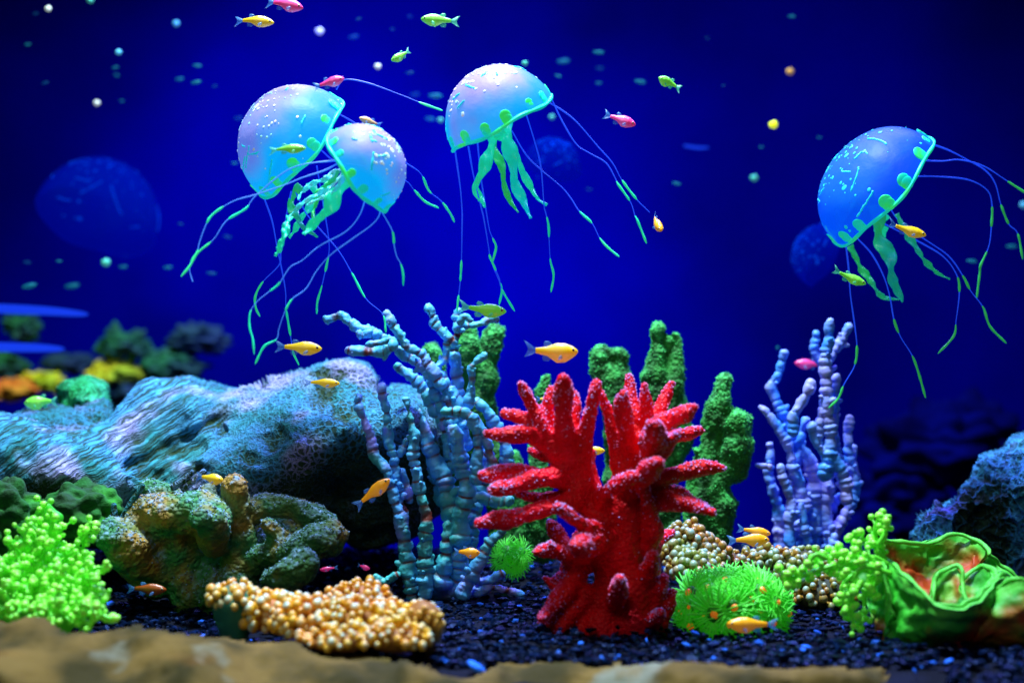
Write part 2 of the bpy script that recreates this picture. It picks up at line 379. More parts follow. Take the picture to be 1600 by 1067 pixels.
M['sleeve_dark'] = mat('leaf_green_sleeve', (0.03, 0.45, 0.10), rough=0.35, es=0.35, emis=(0.04, 0.6, 0.10))
M['arm'] = mat('turquoise_ribbon', (0.0, 0.55, 0.62), (0.01, 0.66, 0.36), scale=14, rough=0.35, es=0.50, alpha=0.82)
M['arm_white'] = mat('white_ribbon', (0.50, 0.70, 0.80), (0.05, 0.7, 0.75), scale=25, rough=0.35, es=0.32)
M['arm_green'] = mat('green_ribbon', (0.005, 0.40, 0.36), (0.02, 0.60, 0.14), scale=16, rough=0.4, es=0.35)
# fish
def fishmat(name, c, belly, e, es=0.22):
    return mat(name, c, tuple(min(1, x * 1.1) for x in c), scale=160, rough=0.32, spec=0.6, coat=0.4, attr=belly, emis=e, es=es, bump='bumps', bscale=900, bstr=0.15)
FM = {
    'yellow': fishmat('yellow_scales', (0.95, 0.64, 0.015), (0.95, 0.72, 0.35), (1.0, 0.58, 0.0)),
    'orange': fishmat('orange_scales', (0.92, 0.42, 0.01), (0.92, 0.60, 0.25), (1.0, 0.36, 0.0)),
    'green': fishmat('green_scales', (0.22, 0.80, 0.08), (0.65, 0.85, 0.15), (0.12, 0.9, 0.05)),
    'pink': fishmat('pink_scales', (0.90, 0.06, 0.30), (0.85, 0.40, 0.75), (1.0, 0.02, 0.25)),
    'tan': fishmat('tan_scales', (0.80, 0.48, 0.18), (0.90, 0.70, 0.50), (0.8, 0.4, 0.1), 0.1),
    'rust': fishmat('rust_scales', (0.30, 0.06, 0.005), (0.15, 0.12, 0.01), (0.3, 0.02, 0.0), 0.04),
}
M['fin'] = mat('clear_blue_fin', (0.10, 0.35, 0.80), rough=0.4, alpha=0.38, emis=(0.01, 0.12, 0.8), es=0.12)
M['fin_green'] = mat('clear_green_fin', (0.15, 0.75, 0.45), rough=0.4, alpha=0.5, emis=(0.02, 0.5, 0.4), es=0.2)
M['eye_white'] = mat('eye_ring', (0.75, 0.65, 0.45), rough=0.2, coat=0.5)
M['eye_black'] = mat('pupil', (0.004, 0.004, 0.008), rough=0.1, coat=0.8)

# ------------------------------------------------------------------ the setting
GZ = 0.0
mb = MB()
mb.add([(-3, 0.92, -0.4), (3, 0.92, -0.4), (3, 0.92, 1.8), (-3, 0.92, 1.8), (-3, 0.96, -0.4), (3, 0.96, -0.4), (3, 0.96, 1.8), (-3, 0.96, 1.8)],
       [(0, 1, 2, 3), (5, 4, 7, 6), (4, 0, 3, 7), (1, 5, 6, 2), (3, 2, 6, 7), (4, 5, 1, 0)])
tag(build('backdrop', mb, M['wall'], smooth=False), kind='structure')
nx, ny = 240, 120
X, Y = np.meshgrid(np.linspace(-1.6, 1.6, nx), np.linspace(-0.42, 0.92, ny))
pts = np.stack([X.ravel(), Y.ravel(), np.zeros(nx * ny)], -1)
pts[:, 2] = GZ - 0.004 + 0.004 * fbm(pts, 9, 3, 3) - np.clip(pts[:, 1] - 0.27, 0, 9) * 0.22
i = np.arange(ny - 1)[:, None]; j = np.arange(nx - 1)[None]
F = np.stack([i * nx + j, i * nx + j + 1, (i + 1) * nx + j + 1, (i + 1) * nx + j], -1).reshape(-1, 4)
mb = MB(); mb.add(pts, F); tag(build('ground', mb, M['ground']), kind='structure')

mb = MB()
n = 19000
gx = RNG.uniform(-0.55, 0.62, n); gy = np.where(gx > 0.26, -0.30, -0.225) + 0.95 * RNG.random(n) ** 1.5
gc = np.stack([gx, gy, np.zeros(n)], -1); gc[:, 2] = GZ + 0.004 * fbm(gc, 9, 3, 3) + RNG.uniform(-0.003, 0.0025, n) - np.clip(gy - 0.27, 0, 9) * 0.22
gr = RNG.uniform(0.0012, 0.0036, n) * (1 + 0.5 * (RNG.random(n) > .95))
bv, bf = BALL[1]
jit = 1 + RNG.uniform(-0.35, 0.3, (n, len(bv)))
sc3 = np.stack([RNG.uniform(0.8, 1.5, n), RNG.uniform(0.8, 1.3, n), RNG.uniform(0.45, 0.8, n)], -1)
V = bv[None] * jit[:, :, None] * sc3[:, None, :] * gr[:, None, None]
an = RNG.uniform(0, 6.28, n); ca, sa = np.cos(an)[:, None], np.sin(an)[:, None]
V = np.stack([V[..., 0] * ca - V[..., 1] * sa, V[..., 0] * sa + V[..., 1] * ca, V[..., 2]], -1) + gc[:, None, :]
tl = RNG.random(n); att = np.where(tl > 0.965, RNG.uniform(0.3, 1, n), np.where(tl > 0.85, 0.04, 0.0))  # blue-lit glints put into the colour of a few stones
mb.add(V.reshape(-1, 3), (bf[None] + (np.arange(n) * len(bv))[:, None, None]).reshape(-1, 3), np.repeat(att, len(bv)))
tag(build('gravel', mb, M['gravel'], smooth=False), kind='stuff', label='black gravel bed with scattered stones coloured as blue glints')
# larger violet-blue chips seen on the gravel
CH = [(690,1020,9,'pale blue'),(700,1035,7,'blue'),(1010,1004,10,''),(895,975,9,''),(1075,1010,8,''),(1085,990,8,''),(1280,992,10,'flat'),(1258,1013,8,'curved'),(1318,985,8,''),
      (1190,1010,6,''),(1400,1020,7,''),(1482,1035,8,''),(1593,1020,7,''),(600,912,8,''),(860,910,7,''),(745,1045,15,''),(960,1027,6,''),(1115,1030,7,''),(1430,1050,8,'')]
mb = MB()
for k, (x, y, r, _) in enumerate(CH):
    D = min(1.25, 0.2 * 1.1 / (0.0005 * (y - 533.5)))
    c = P(x, y - r * 0.2, D); bv, bf = BALL[2]
    V = bv * np.array((L(r, D) * 1.1, L(r, D) * 0.8, L(r, D) * 0.55)); V = V * (1 + 0.35 * vnoise(V + k, 220, k)[:, None])
    a = RNG.uniform(0, 3); V = np.stack([V[:, 0] * math.cos(a) - V[:, 2] * 0.3, V[:, 1], V[:, 2] + V[:, 0] * 0.35 * math.sin(a * 3)], -1) + c
    mb.add(V, bf, 0.9 if k % 3 else 1.0)
tag(build('blue_pebbles', mb, M['gravel']), kind='stuff', label='larger shiny blue chips strewn over the black gravel')

# ------------------------------------------------------------------ relief solids (rocks)
def poly_inside(x, y, poly):
    ins = np.zeros(len(x), bool); n = len(poly); j = n - 1
    for i in range(n):
        xi, yi = poly[i]; xj, yj = poly[j]
        c = ((yi > y) != (yj > y)) & (x < (xj - xi) * (y - yi) / (yj - yi + 1e-12) + xi)
        ins ^= c; j = i
    return ins
def poly_dist(x, y, poly):
    d = np.full(len(x), 1e9); n = len(poly)
    for i in range(n):
        a = np.array(poly[i], float); b = np.array(poly[(i + 1) % n], float); ab = b - a; L2 = ab.dot(ab) + 1e-9
        t = np.clip(((x - a[0]) * ab[0] + (y - a[1]) * ab[1]) / L2, 0, 1)
        d = np.minimum(d, np.hypot(x - a[0] - t * ab[0], y - a[1] - t * ab[1]))
    return d
def solid(poly, ctrl, res, edge, edgeD, thick, rough_fn):
    """a stone: outline (photo px), depth control points, rounded edges, real back side"""
    poly = [tuple(p) for p in resample([(a, b, 0) for a, b in poly + [poly[0]]], 12)[:-1, :2]]
    q = np.array(poly)
    q = q + 3.0 * np.stack([vnoise(np.c_[q * 0.06, np.zeros(len(q))], 1, 4), vnoise(np.c_[q * 0.06, np.ones(len(q))], 1, 8)], -1)
    poly = [tuple(p) for p in q]
    x0, y0 = q.min(0); x1, y1 = q.max(0)
    xs = np.arange(x0, x1 + res, res); ys = np.arange(y0, y1 + res, res); nx, ny = len(xs), len(ys)
    X, Y = np.meshgrid(xs, ys); X = X.ravel(); Y = Y.ravel()
    ins = poly_inside(X, Y, poly); d = np.where(ins, poly_dist(X, Y, poly), 0)
    c = np.array(ctrl, float); sig = 0.9
    def rbf(ax, ay):
        r = np.sqrt((ax[:, None] - c[None, :, 0]) ** 2 + (ay[:, None] - c[None, :, 1]) ** 2); return r
    A = rbf(c[:, 0], c[:, 1]) + np.eye(len(c)) * -3.0; A = np.vstack([np.c_[A, np.ones(len(c))], np.r_[np.ones(len(c)), 0]])
    wts = np.linalg.solve(A, np.r_[c[:, 2], 0]); Df = rbf(X, Y) @ wts[:-1] + wts[-1]
    t = np.clip(d / edge, 0, 1); prof = np.sqrt(1 - (1 - t) ** 2)
    front = Df + edgeD * (1 - prof); back = Df + edgeD + thick * prof + 0.004
    idx = np.arange(nx * ny).reshape(ny, nx)
    cell = ins.reshape(ny, nx); cell = cell[:-1, :-1] & cell[1:, :-1] & cell[:-1, 1:] & cell[1:, 1:]
    ii, jj = np.nonzero(cell)
    F = np.stack([idx[ii, jj], idx[ii + 1, jj], idx[ii + 1, jj + 1], idx[ii, jj + 1]], -1)
    used = np.unique(F); mp = -np.ones(nx * ny, int); mp[used] = np.arange(len(used)); F = mp[F]
    X, Y, front, back = X[used], Y[used], front[used], back[used]
    def PP(D): k = S * D / 1.1; return np.stack([(X - 800) * k, D - 1.1, CAM_Z + (533.5 - Y) * k], -1)
    VF, VB = PP(front), PP(back); n = len(used)
    # boundary walls
    e = {}
    for f in F:
        for k in range(4):
            a, b = f[k], f[(k + 1) % 4]
            if (b, a) in e: del e[(b, a)]
            else: e[(a, b)] = 1
    W = np.array([(b, a, a + n, b + n) for a, b in e])
    V = np.vstack([VF, VB]); FF = np.vstack([F, F[:, ::-1] + n])
    N = vnormals(V, FF)
    if np.mean(N[:n, 1]) > 0: N = -N
    px = np.concatenate([X, X]); py = np.concatenate([Y, Y])
    disp, att = rough_fn(V, N, px, py)
    V = V + N * disp[:, None]
    mbx = MB(); mbx.add(V, FF, att); mbx.F.append(W); mbx.MI.append(np.zeros(len(W), int))
    return mbx
def sstep(a, b, x): t = np.clip((x - a) / (b - a), 0, 1); return t * t * (3 - 2 * t)

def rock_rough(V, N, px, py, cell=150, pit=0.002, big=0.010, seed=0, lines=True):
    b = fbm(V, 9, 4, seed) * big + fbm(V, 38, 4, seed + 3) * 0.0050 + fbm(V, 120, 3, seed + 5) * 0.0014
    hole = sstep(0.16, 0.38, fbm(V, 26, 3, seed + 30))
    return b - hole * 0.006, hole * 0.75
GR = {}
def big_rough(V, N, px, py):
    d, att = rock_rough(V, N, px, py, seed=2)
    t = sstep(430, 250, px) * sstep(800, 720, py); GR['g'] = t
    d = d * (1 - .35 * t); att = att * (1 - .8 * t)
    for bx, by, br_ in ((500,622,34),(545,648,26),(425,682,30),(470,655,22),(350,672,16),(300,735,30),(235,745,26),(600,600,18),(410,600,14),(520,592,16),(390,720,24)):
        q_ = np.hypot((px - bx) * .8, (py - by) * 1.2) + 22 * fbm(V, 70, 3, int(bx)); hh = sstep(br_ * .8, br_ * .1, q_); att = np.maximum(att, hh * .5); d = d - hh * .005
    # the crease that runs down-left below the shoulder, its shadow painted dark
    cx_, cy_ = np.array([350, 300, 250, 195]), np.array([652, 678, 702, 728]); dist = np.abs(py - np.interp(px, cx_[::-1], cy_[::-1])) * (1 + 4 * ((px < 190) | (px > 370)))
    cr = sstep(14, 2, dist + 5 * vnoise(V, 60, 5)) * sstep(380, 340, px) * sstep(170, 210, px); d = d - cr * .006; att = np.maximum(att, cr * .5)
    under = sstep(675, 735, py + np.interp(px, [380, 460, 520, 650], [-70, -28, 0, 18])) * sstep(370, 430, px)  # shade below the overhang, painted in through the dark mask
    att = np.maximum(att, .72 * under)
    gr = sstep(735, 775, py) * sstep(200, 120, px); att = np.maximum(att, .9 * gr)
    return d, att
big_poly = [(-60,660),(0,652),(40,655),(80,668),(130,672),(172,650),(190,625),(215,598),(240,585),(265,590),(285,584),(330,598),(380,603),(430,590),(480,574),(530,561),(572,570),
            (598,598),(640,604),(690,625),(715,700),(700,790),(640,850),(560,862),(520,830),(440,850),(300,900),(180,860),(120,850),(40,850),(-60,850)]
big_ctrl = [(-60,660,1.22),(0,700,1.13),(60,690,1.14),(150,700,1.15),(200,650,1.22),(240,600,1.26),(330,610,1.27),(430,600,1.28),(530,575,1.28),(600,620,1.25),(690,640,1.27),
            (100,740,1.09),(200,740,1.11),(340,655,1.225),(290,680,1.205),(240,705,1.18),(205,722,1.18),(350,690,1.18),(290,712,1.155),(300,640,1.20),(330,720,1.12),(400,660,1.19),(480,640,1.18),(400,735,1.11),(470,700,1.12),(540,670,1.13),(640,650,1.15),
            (520,760,1.20),(600,740,1.22),(640,800,1.28),(560,840,1.26),(440,800,1.16),(300,800,1.13),(120,800,1.13),(0,800,1.12),(-60,840,1.15),(200,850,1.16)]
big_ctrl = [(a, b, 1.12 + (c - 1.12) * .5 - .005) for a, b, c in big_ctrl]
mb = solid(big_poly, big_ctrl, 1.6, 40, 0.04, 0.14, big_rough); mb.G = GR['g']
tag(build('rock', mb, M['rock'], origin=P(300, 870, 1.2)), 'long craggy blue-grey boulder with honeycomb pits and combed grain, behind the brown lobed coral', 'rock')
mb = solid([(-60,640),(0,655),(25,640),(60,628),(110,632),(150,622),(172,632),(174,665),(150,700),(60,720),(-60,720)],
           [(0,650,1.24),(60,640,1.24),(150,630,1.25),(40,690,1.19),(130,690,1.2),(-60,700,1.19)], 2.0, 22, 0.03, 0.08,
           lambda V, N, a, b: rock_rough(V, N, a, b, seed=12))
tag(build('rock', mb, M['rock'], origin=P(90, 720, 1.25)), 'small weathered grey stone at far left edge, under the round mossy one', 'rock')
mb = solid([(84,625),(85,603),(100,590),(125,584),(150,588),(170,602),(176,625),(174,655),(130,665),(90,650)],
           [(90,620,1.30),(120,600,1.28),(150,600,1.28),(130,640,1.25),(170,640,1.28)], 1.6, 30, 0.035, 0.05,
           lambda V, N, a, b: rock_rough(V, N, a, b, seed=22, big=0.004, cell=150))
tag(build('mossy_stone', mb, M['green_rock'], origin=P(130, 660, 1.3)), 'round bright green mossy stone perched on the rock at left', 'stone')
def right_rough(V, N, px, py):
    d, att = rock_rough(V, N, px, py, cell=120, pit=0.004, big=0.012, seed=41)
    u = sstep(735, 800, py) * sstep(1480, 1520, px) * sstep(1590, 1560, px); f1, f2 = worley(V, 70, 4); d = d - sstep(0, .35, f2 - f1) * .004
    return d, np.maximum(att, 0.8 * u)
mb = solid([(1412,860),(1415,835),(1430,805),(1452,790),(1458,778),(1475,785),(1492,775),(1500,760),(1520,740),(1530,712),(1548,703),(1565,700),(1575,685),(1600,675),(1650,660),(1720,690),(1740,900),(1600,930),(1450,920)],
           [(1420,850,1.17),(1450,800,1.16),(1500,790,1.15),(1530,730,1.19),(1560,710,1.18),(1620,690,1.16),(1590,760,1.12),(1640,800,1.12),(1530,800,1.17),(1460,860,1.12),(1540,850,1.16),(1600,860,1.14),(1700,880,1.14),(1460,910,1.13)],
           1.7, 26, 0.035, 0.09, right_rough)
tag(build('rock', mb, M['rock_right'], origin=P(1560, 930, 1.18)), 'dark blue honeycombed rock rising at the right edge behind the cabbage coral', 'rock')

# blurred stone ledge in front
def ledge_rough(V, N, px, py):
    d = fbm(V, 30, 5, 77) * 0.007
    att = sstep(0.1, 0.5, fbm(V * np.array((0.6, 1, 1.6)), 16, 3, 5)) * sstep(1010, 1045, py + 12 * vnoise(V, 20, 2)) * sstep(520, 250, px) * 0.9 \
        + 0.8 * sstep(0.12, 0.4, fbm(V, 9, 2, 15)) * sstep(1015, 990, py) * sstep(150, 250, px)
    return d, np.clip(att, 0, 1)
mb = solid([(-80,972),(0,970),(60,968),(90,980),(130,988),(200,982),(300,990),(380,1000),(430,1003),(470,1008),(500,1020),(600,1024),(660,1030),(690,1050),(740,1054),(770,1040),(800,1030),(900,1032),(1000,1036),
            (1100,1034),(1200,1038),(1300,1040),(1380,1046),(1410,1062),(1500,1072),(1700,1080),(1700,1160),(-80,1160)],
           [(-80,985,.87),(0,985,.87),(200,1000,.86),(400,1015,.86),(600,1035,.85),(800,1045,.85),(1000,1045,.84),(1400,1060,.84),(0,1050,.78),(300,1040,.80),(300,1120,.77),(700,1060,.80),(700,1130,.77),(1100,1060,.80),(1100,1130,.77),(1500,1090,.80)],
           4, 22, 0.02, 0.03, ledge_rough)
tag(build('stone_ledge', mb, M['ledge'], origin=P(700, 1160, 0.82)), 'long tan and olive stone ledge with whitish patches along the very front of the tank', 'ledge')

# ------------------------------------------------------------------ far, out of focus reef
FARD = 1.90
def lump(name, label, cat, px, py, rx, ry, D, m, seed, amp=0.25, grp=None):
    V, F, U = blob(P(px, py, D), (L(rx, D), L(rx, D) * 0.7, L(ry, D)), 80, 56); amp = amp * 2.2
    f1, f2 = worley(U, 2.4, seed)
    V = V + U * (L(min(rx, ry), D) * (amp * 1.6 * (0.6 - f1) + amp * vnoise(U, 3, seed)))[:, None]
    mb = MB(); mb.add(V, F)
    return tag(build(name, mb, m, origin=P(px, py + ry, D)), label, cat, grp)
fg = mat('far_green_coral', (0.006, 0.17, 0.03), (0.003, 0.06, 0.05), scale=25, rough=0.8)
fg2 = mat('far_teal_coral', (0.001, 0.05, 0.05), (0.001, 0.03, 0.08), scale=25, rough=0.8)
fy = mat('far_yellow_coral', (0.98, 0.85, 0.01), (0.45, 0.65, 0.01), scale=25, rough=0.8)
fo = mat('far_orange_coral', (0.9, 0.16, 0.01), (0.8, 0.35, 0.01), scale=20, rough=0.8)
G = 'blurred corals on the far reef at left'
lump('far_coral', 'small blurred green coral head between the two blue light streaks', 'coral', 36, 512, 26, 18, FARD, fg, 1, grp=G)
lump('far_coral', 'blurred teal coral head in the far reef, above the yellow one', 'coral', 195, 540, 38, 22, FARD, fg, 2, grp=G)
lump('far_coral', 'faint dark teal coral head far behind, rightmost of the blurred reef', 'coral', 312, 532, 46, 20, FARD, fg2, 3, grp=G)
lump('far_coral', 'bright yellow blurred coral head far behind the big rock', 'coral', 182, 582, 38, 17, FARD, fy, 4, grp=G)
lump('far_coral', 'blurred green coral mound just right of the yellow far coral', 'coral', 272, 572, 46, 20, FARD, fg, 5, grp=G)
lump('far_coral', 'low green blurred coral at the left edge below the blue streaks', 'coral', 12, 574, 30, 18, FARD, fg, 6, grp=G)
lump('far_coral', 'yellow-orange blurred coral beside the mossy stone', 'coral', 62, 597, 34, 15, FARD, fy, 7, grp=G)
lump('far_coral', 'orange-red blurred coral cut by the left edge', 'coral', 18, 612, 40, 14, FARD - 0.02, fo, 8, grp=G)
lump('far_coral', 'dark green blurred coral low behind the valley of the rock', 'coral', 210, 612, 60, 30, FARD + 0.03, fg2, 9, grp=G)
lump('far_coral', 'dull green blurred coral above the far yellow-orange one', 'coral', 110, 568, 40, 14, FARD + 0.03, fg2, 10, grp=G)
mg = mat('dark_moss', (0.004, 0.13, 0.012), (0.004, 0.05, 0.01), scale=60, rough=0.9, c3=(0.02, 0.30, 0.01), s3=30, bump='noise', bscale=200, bstr=1)
lump('mossy_stone', 'dark green mossy stone at the left edge behind the lime plant', 'stone', 8, 812, 58, 56, 1.08, mg, 31, amp=.12)
lump('mossy_stone', 'low green mossy stone between the lime plant and the lobed coral', 'stone', 128, 800, 66, 42, 1.10, mg, 32, amp=.12)
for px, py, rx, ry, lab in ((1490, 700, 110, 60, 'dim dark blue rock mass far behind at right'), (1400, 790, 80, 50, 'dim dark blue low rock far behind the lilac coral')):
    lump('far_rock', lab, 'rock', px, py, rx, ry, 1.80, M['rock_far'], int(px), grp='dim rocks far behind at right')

# blue lamp reflections built as glowing tubes: two left, one short one right
def tube_obj(name, pts, r, m, parent=None, seg=10, origin=None, a=0.0):
    C = resample(pxline(pts), 0.004); mb = MB(); V, F, _ = sweep(C, r * (.25 + .75 * np.clip(1 - np.linspace(-.6, 1, len(C)) ** 2, 0, 1) ** .5) + 0 * C[:, 0], seg); mb.add(V, F, a)
    return build(name, mb, m, parent, origin=origin)
tag(tube_obj('lamp_reflection', [(-60, 480, 1.5), (60, 485, 1.5), (136, 491, 1.5)], L(7.5, 1.5), M['blue_reflection'], origin=P(-60, 480, 1.5)), 'upper streak of reflected blue lamp light at the left edge', 'lamp reflection', 'blue lamp reflections')
tag(tube_obj('lamp_reflection', [(-60, 541, 1.5), (40, 543, 1.5), (99, 545, 1.5)], L(7.5, 1.5), M['blue_reflection'], origin=P(-60, 541, 1.5)), 'lower and shorter streak of reflected blue lamp light at the left edge', 'lamp reflection', 'blue lamp reflections')
tag(tube_obj('lamp_reflection', [(1070, 228, 1.6), (1090, 231, 1.6), (1108, 231, 1.6)], L(2.2, 1.6), M['blue_reflection'], origin=P(1090, 230, 1.6)), 'tiny thin streak of reflected blue lamp light in open water left of the yellow speck', 'lamp reflection', 'blue lamp reflections')

# ------------------------------------------------------------------ branching corals
def nodal_branch(parent, pts, r0, r1, m, pitch, depth=0.22, seg=14, knob=0.0, seed=0, dD=0.0, mask_amp=1.0, jitter=1.0, base_D=1.12, fork=0):
    """tip -> root polyline in px; swollen segments pinched at joints (pitch in px)"""
    pts = [(p[0], p[1], (p[2] if len(p) > 2 else base_D) + dD) for p in pts]
    C = resample(pxline(pts), 0.0009); n = len(C)
    if n < 3: return None
    s = np.concatenate([[0], np.cumsum(np.linalg.norm(np.diff(C, axis=0), axis=1))]); tt = s / s[-1]
    r = L(1, base_D) * (r0 + (r1 - r0) * tt)
    ph = s / L(pitch, base_D) + 0.45 * np.sin(s * 90 + seed) + 0.3 * np.sin(s * 210 + 2 * seed)
    w_ = np.abs(np.sin(ph * math.pi)) ** 0.36
    r = r * (1 - depth * 1.5 + depth * 1.85 * w_) * (1 + 0.10 * np.sin(ph * 2.2 + seed))
    V, F, nn = sweep(C, r, seg)
    N = vnormals(V, F)
    if np.mean(np.einsum('ij,ij->i', N, V - np.repeat(np.vstack([[C[0]] * 3, C, [C[-1]] * 3]), seg, 0))) < 0: N = -N
    V = V + 0.0013 * jitter * np.stack([vnoise(V, 95, seed), vnoise(V, 75, seed + 1), vnoise(V, 75, seed + 2)], -1)
    V = V + N * (fbm(V, 150, 3, seed) * 0.0018 * jitter + fbm(V, 480, 3, seed + 4) * 0.0009 * jitter)[:, None]
    wj = np.concatenate([[1] * 3, w_, [1] * 3]); att = np.repeat(sstep(0.78, 0.45, wj), seg) * mask_amp * (0.5 + 0.5 * vnoise(V, 90, seed + 9))
    mb = MB(); mb.add(V, F, np.clip(att, 0, 1))
    rr = np.random.default_rng(seed)
    if knob:
        for k in range(int(s[-1] / L(pitch, base_D) * knob)):
            q = rr.integers(n // 12, n - 1); a = rr.uniform(0, 6.28)
            T, Nn, B = frames(C[max(0, q - 2):q + 3]); k2 = min(2, len(T) - 1)
            d = Nn[k2] * math.cos(a) + B[k2] * math.sin(a) - T[k2] * 0.5
            c = C[q] + d * r[q] * 0.75
            Vb, Fb, U = blob(c, np.full(3, r[q] * rr.uniform(0.3, 0.55)), 14, 10); Vb = Vb + d * (U @ d)[:, None] * r[q] * rr.uniform(0.1, 0.5)
            mb.add(Vb, Fb, 0.0)
    return build('branch', mb, m, parent)

bc = thing('staghorn_coral', 'tall knobbly blue staghorn coral with reddish joints, left of the red coral', 'coral', P(690, 930, 1.12))
BB = [
 ([(511,502),(531,494),(551,505),(573,516),(596,527),(612,536),(632,553),(657,570),(680,587),(697,606),(714,629),(722,662),(725,693)],8,15,0.00),
 ([(604,491),(621,513),(635,536),(657,556),(674,578),(690,600)],8,13,-0.01),
 ([(545,546),(573,549),(604,547),(615,541)],8,11,-0.012),
 ([(621,572),(638,587),(655,603),(672,625),(690,660)],9,13,0.02),
 ([(669,484),(680,505),(697,525),(708,535)],8,10,0.00),
 ([(718,488),(714,516),(709,544),(712,572),(716,606),(722,640)],9,14,0.01),
 ([(773,497),(750,505),(735,509),(716,514)],6,9,0.0),
 ([(754,556),(739,572),(736,601),(732,630)],6,9,-0.012),
 ([(697,536),(694,561),(685,575),(690,600)],7,11,0.0),
 ([(745,625),(760,640),(772,660),(784,680),(792,705),(790,735),(785,770)],9,12,0.015),
 ([(694,640),(719,643),(742,657),(756,674),(764,695),(768,730)],8,11,-0.02),
 ([(559,623),(569,654),(577,685),(587,713),(604,738),(612,765),(618,790),(628,826),(634,865),(638,895),(643,928)],7,15,-0.01),
 ([(598,603),(603,643),(608,674),(612,702),(616,730),(620,760),(628,800)],7,13,0.00),
 ([(634,623),(641,657),(646,685),(647,713),(653,741),(660,784),(666,817),(663,850),(663,889),(666,928)],7,15,-0.02),
 ([(669,693),(680,721),(694,745),(699,778),(708,808),(716,838),(714,870),(708,915)],15,24,0.0),
 ([(708,670),(717,706),(723,733),(729,766),(722,800),(718,840)],13,18,-0.012),
 ([(789,820),(768,844),(750,877),(735,901),(722,928)],9,14,-0.03),
 ([(798,785),(768,782),(744,778),(722,792)],9,13,-0.01),
 ([(585,901),(600,908),(612,904),(624,897)],5,9,-0.02),
 ([(812,925),(792,922),(770,918),(745,922)],6,9,-0.02),
 ([(762,700),(758,730),(752,760),(744,790),(736,830),(730,870)],11,16,0.02),
 ([(655,640),(664,670),(672,700),(682,740),(690,780)],9,14,0.03),
 ([(700,620),(706,650),(712,680),(716,710)],11,15,0.0),
 ([(676,596),(684,620),(694,650),(704,690),(712,730)],12,16,0.01),
 ([(556,520),(566,524),(578,521)],4,6,-0.01),
 ([(577,537),(590,534),(604,533)],6,8,-0.02),
 ([(620,716),(628,705),(634,690)],5,8,0.0),
 ([(640,780),(632,760),(628,740)],8,10,0.01),
 ([(784,895),(765,905),(750,910)],7,9,-0.02),
 ([(735,500),(728,492),(722,502)],4,6,-0.01),
 ([(742,740),(752,722),(762,705)],8,9,0.0),
 ([(690,905),(695,880),(700,850),(700,820)],19,8,-0.01),
 ([(740,660),(746,690),(748,720),(744,750)],9,12,-0.02),
]
for k, (pts, a, b, dD) in enumerate(BB):
    nodal_branch(bc, pts, a * 0.86, b * 0.80, M['blue_coral'], 22, 0.24, knob=0.8, seed=k + 1, dD=dD, mask_amp=1.6, jitter=1.3)
V, F, U = blob(P(702, 915, 1.13), (L(44), L(30), L(26)), 60, 36); V = V + U * (fbm(V, 60, 3, 3) * 0.006)[:, None]
mb = MB(); mb.add(V, F, sstep(0, .5, fbm(V, 40, 3, 9)) * .7); build('base', mb, M['blue_coral'], bc)

pc = thing('staghorn_coral', 'soft lilac-blue bead-jointed coral standing alone at right behind the green anemone', 'coral', P(1270, 870, 1.26))
PB = [
 ([(1297,502),(1294,536),(1290,570),(1291,607),(1292,645),(1297,675),(1296,705),(1290,740)],9,15),
 ([(1326,512),(1316,532),(1301,553),(1293,566)],8,10),
 ([(1274,521),(1273,544),(1279,566),(1288,580)],7,9),
 ([(1307,589),(1306,619),(1303,649),(1303,682),(1309,720),(1318,755)],7,12),
 ([(1225,551),(1217,585),(1206,602),(1211,619),(1222,645),(1237,679),(1256,705),(1269,735),(1271,772),(1269,810),(1269,850),(1270,880)],7,20),
 ([(1267,600),(1254,626),(1241,652),(1238,676)],9,11),
 ([(1189,636),(1206,654),(1224,679),(1236,709),(1241,735),(1251,757),(1256,790)],7,14),
 ([(1202,697),(1204,720),(1202,742),(1211,776),(1219,806),(1219,840),(1222,870)],8,14),
 ([(1219,729),(1228,757),(1236,787),(1233,817),(1235,850),(1238,875)],7,13),
 ([(1326,654),(1326,682),(1327,720),(1335,750),(1333,780),(1320,806),(1305,832),(1302,870)],8,12),
 ([(1269,667),(1282,697),(1305,720),(1320,750),(1322,780)],9,13),
 ([(1260,656),(1255,670),(1252,690)],6,9),
 ([(1256,784),(1275,792),(1294,791),(1312,778)],9,11),
 ([(1253,790),(1258,820),(1262,850)],8,11),
 ([(1300,700),(1296,730),(1292,765),(1290,800),(1296,840),(1300,870)],12,15),
 ([(1304,840),(1298,860),(1294,880)],8,10),
 ([(1306,574),(1300,577),(1292,580)],3,5),
 ([(1335,700),(1336,730),(1337,760)],6,8),
 ([(1184,728),(1194,728),(1203,730)],4,6),
 ([(1247,700),(1243,730),(1240,760),(1246,800)],9,11),
 ([(1285,640),(1280,660),(1276,690)],8,11),
 ([(1250,880),(1252,850),(1250,820)],10,12),
]
for k, (pts, a, b) in enumerate(PB):
    nodal_branch(pc, pts, a * 0.88, b * 0.80, M['lilac_coral'], 15 + (k % 3) * 2, 0.22, knob=0.9, seed=k + 60, base_D=1.20, dD=0.012 * ((k * 7) % 5 - 2), mask_amp=0.5, jitter=0.8)

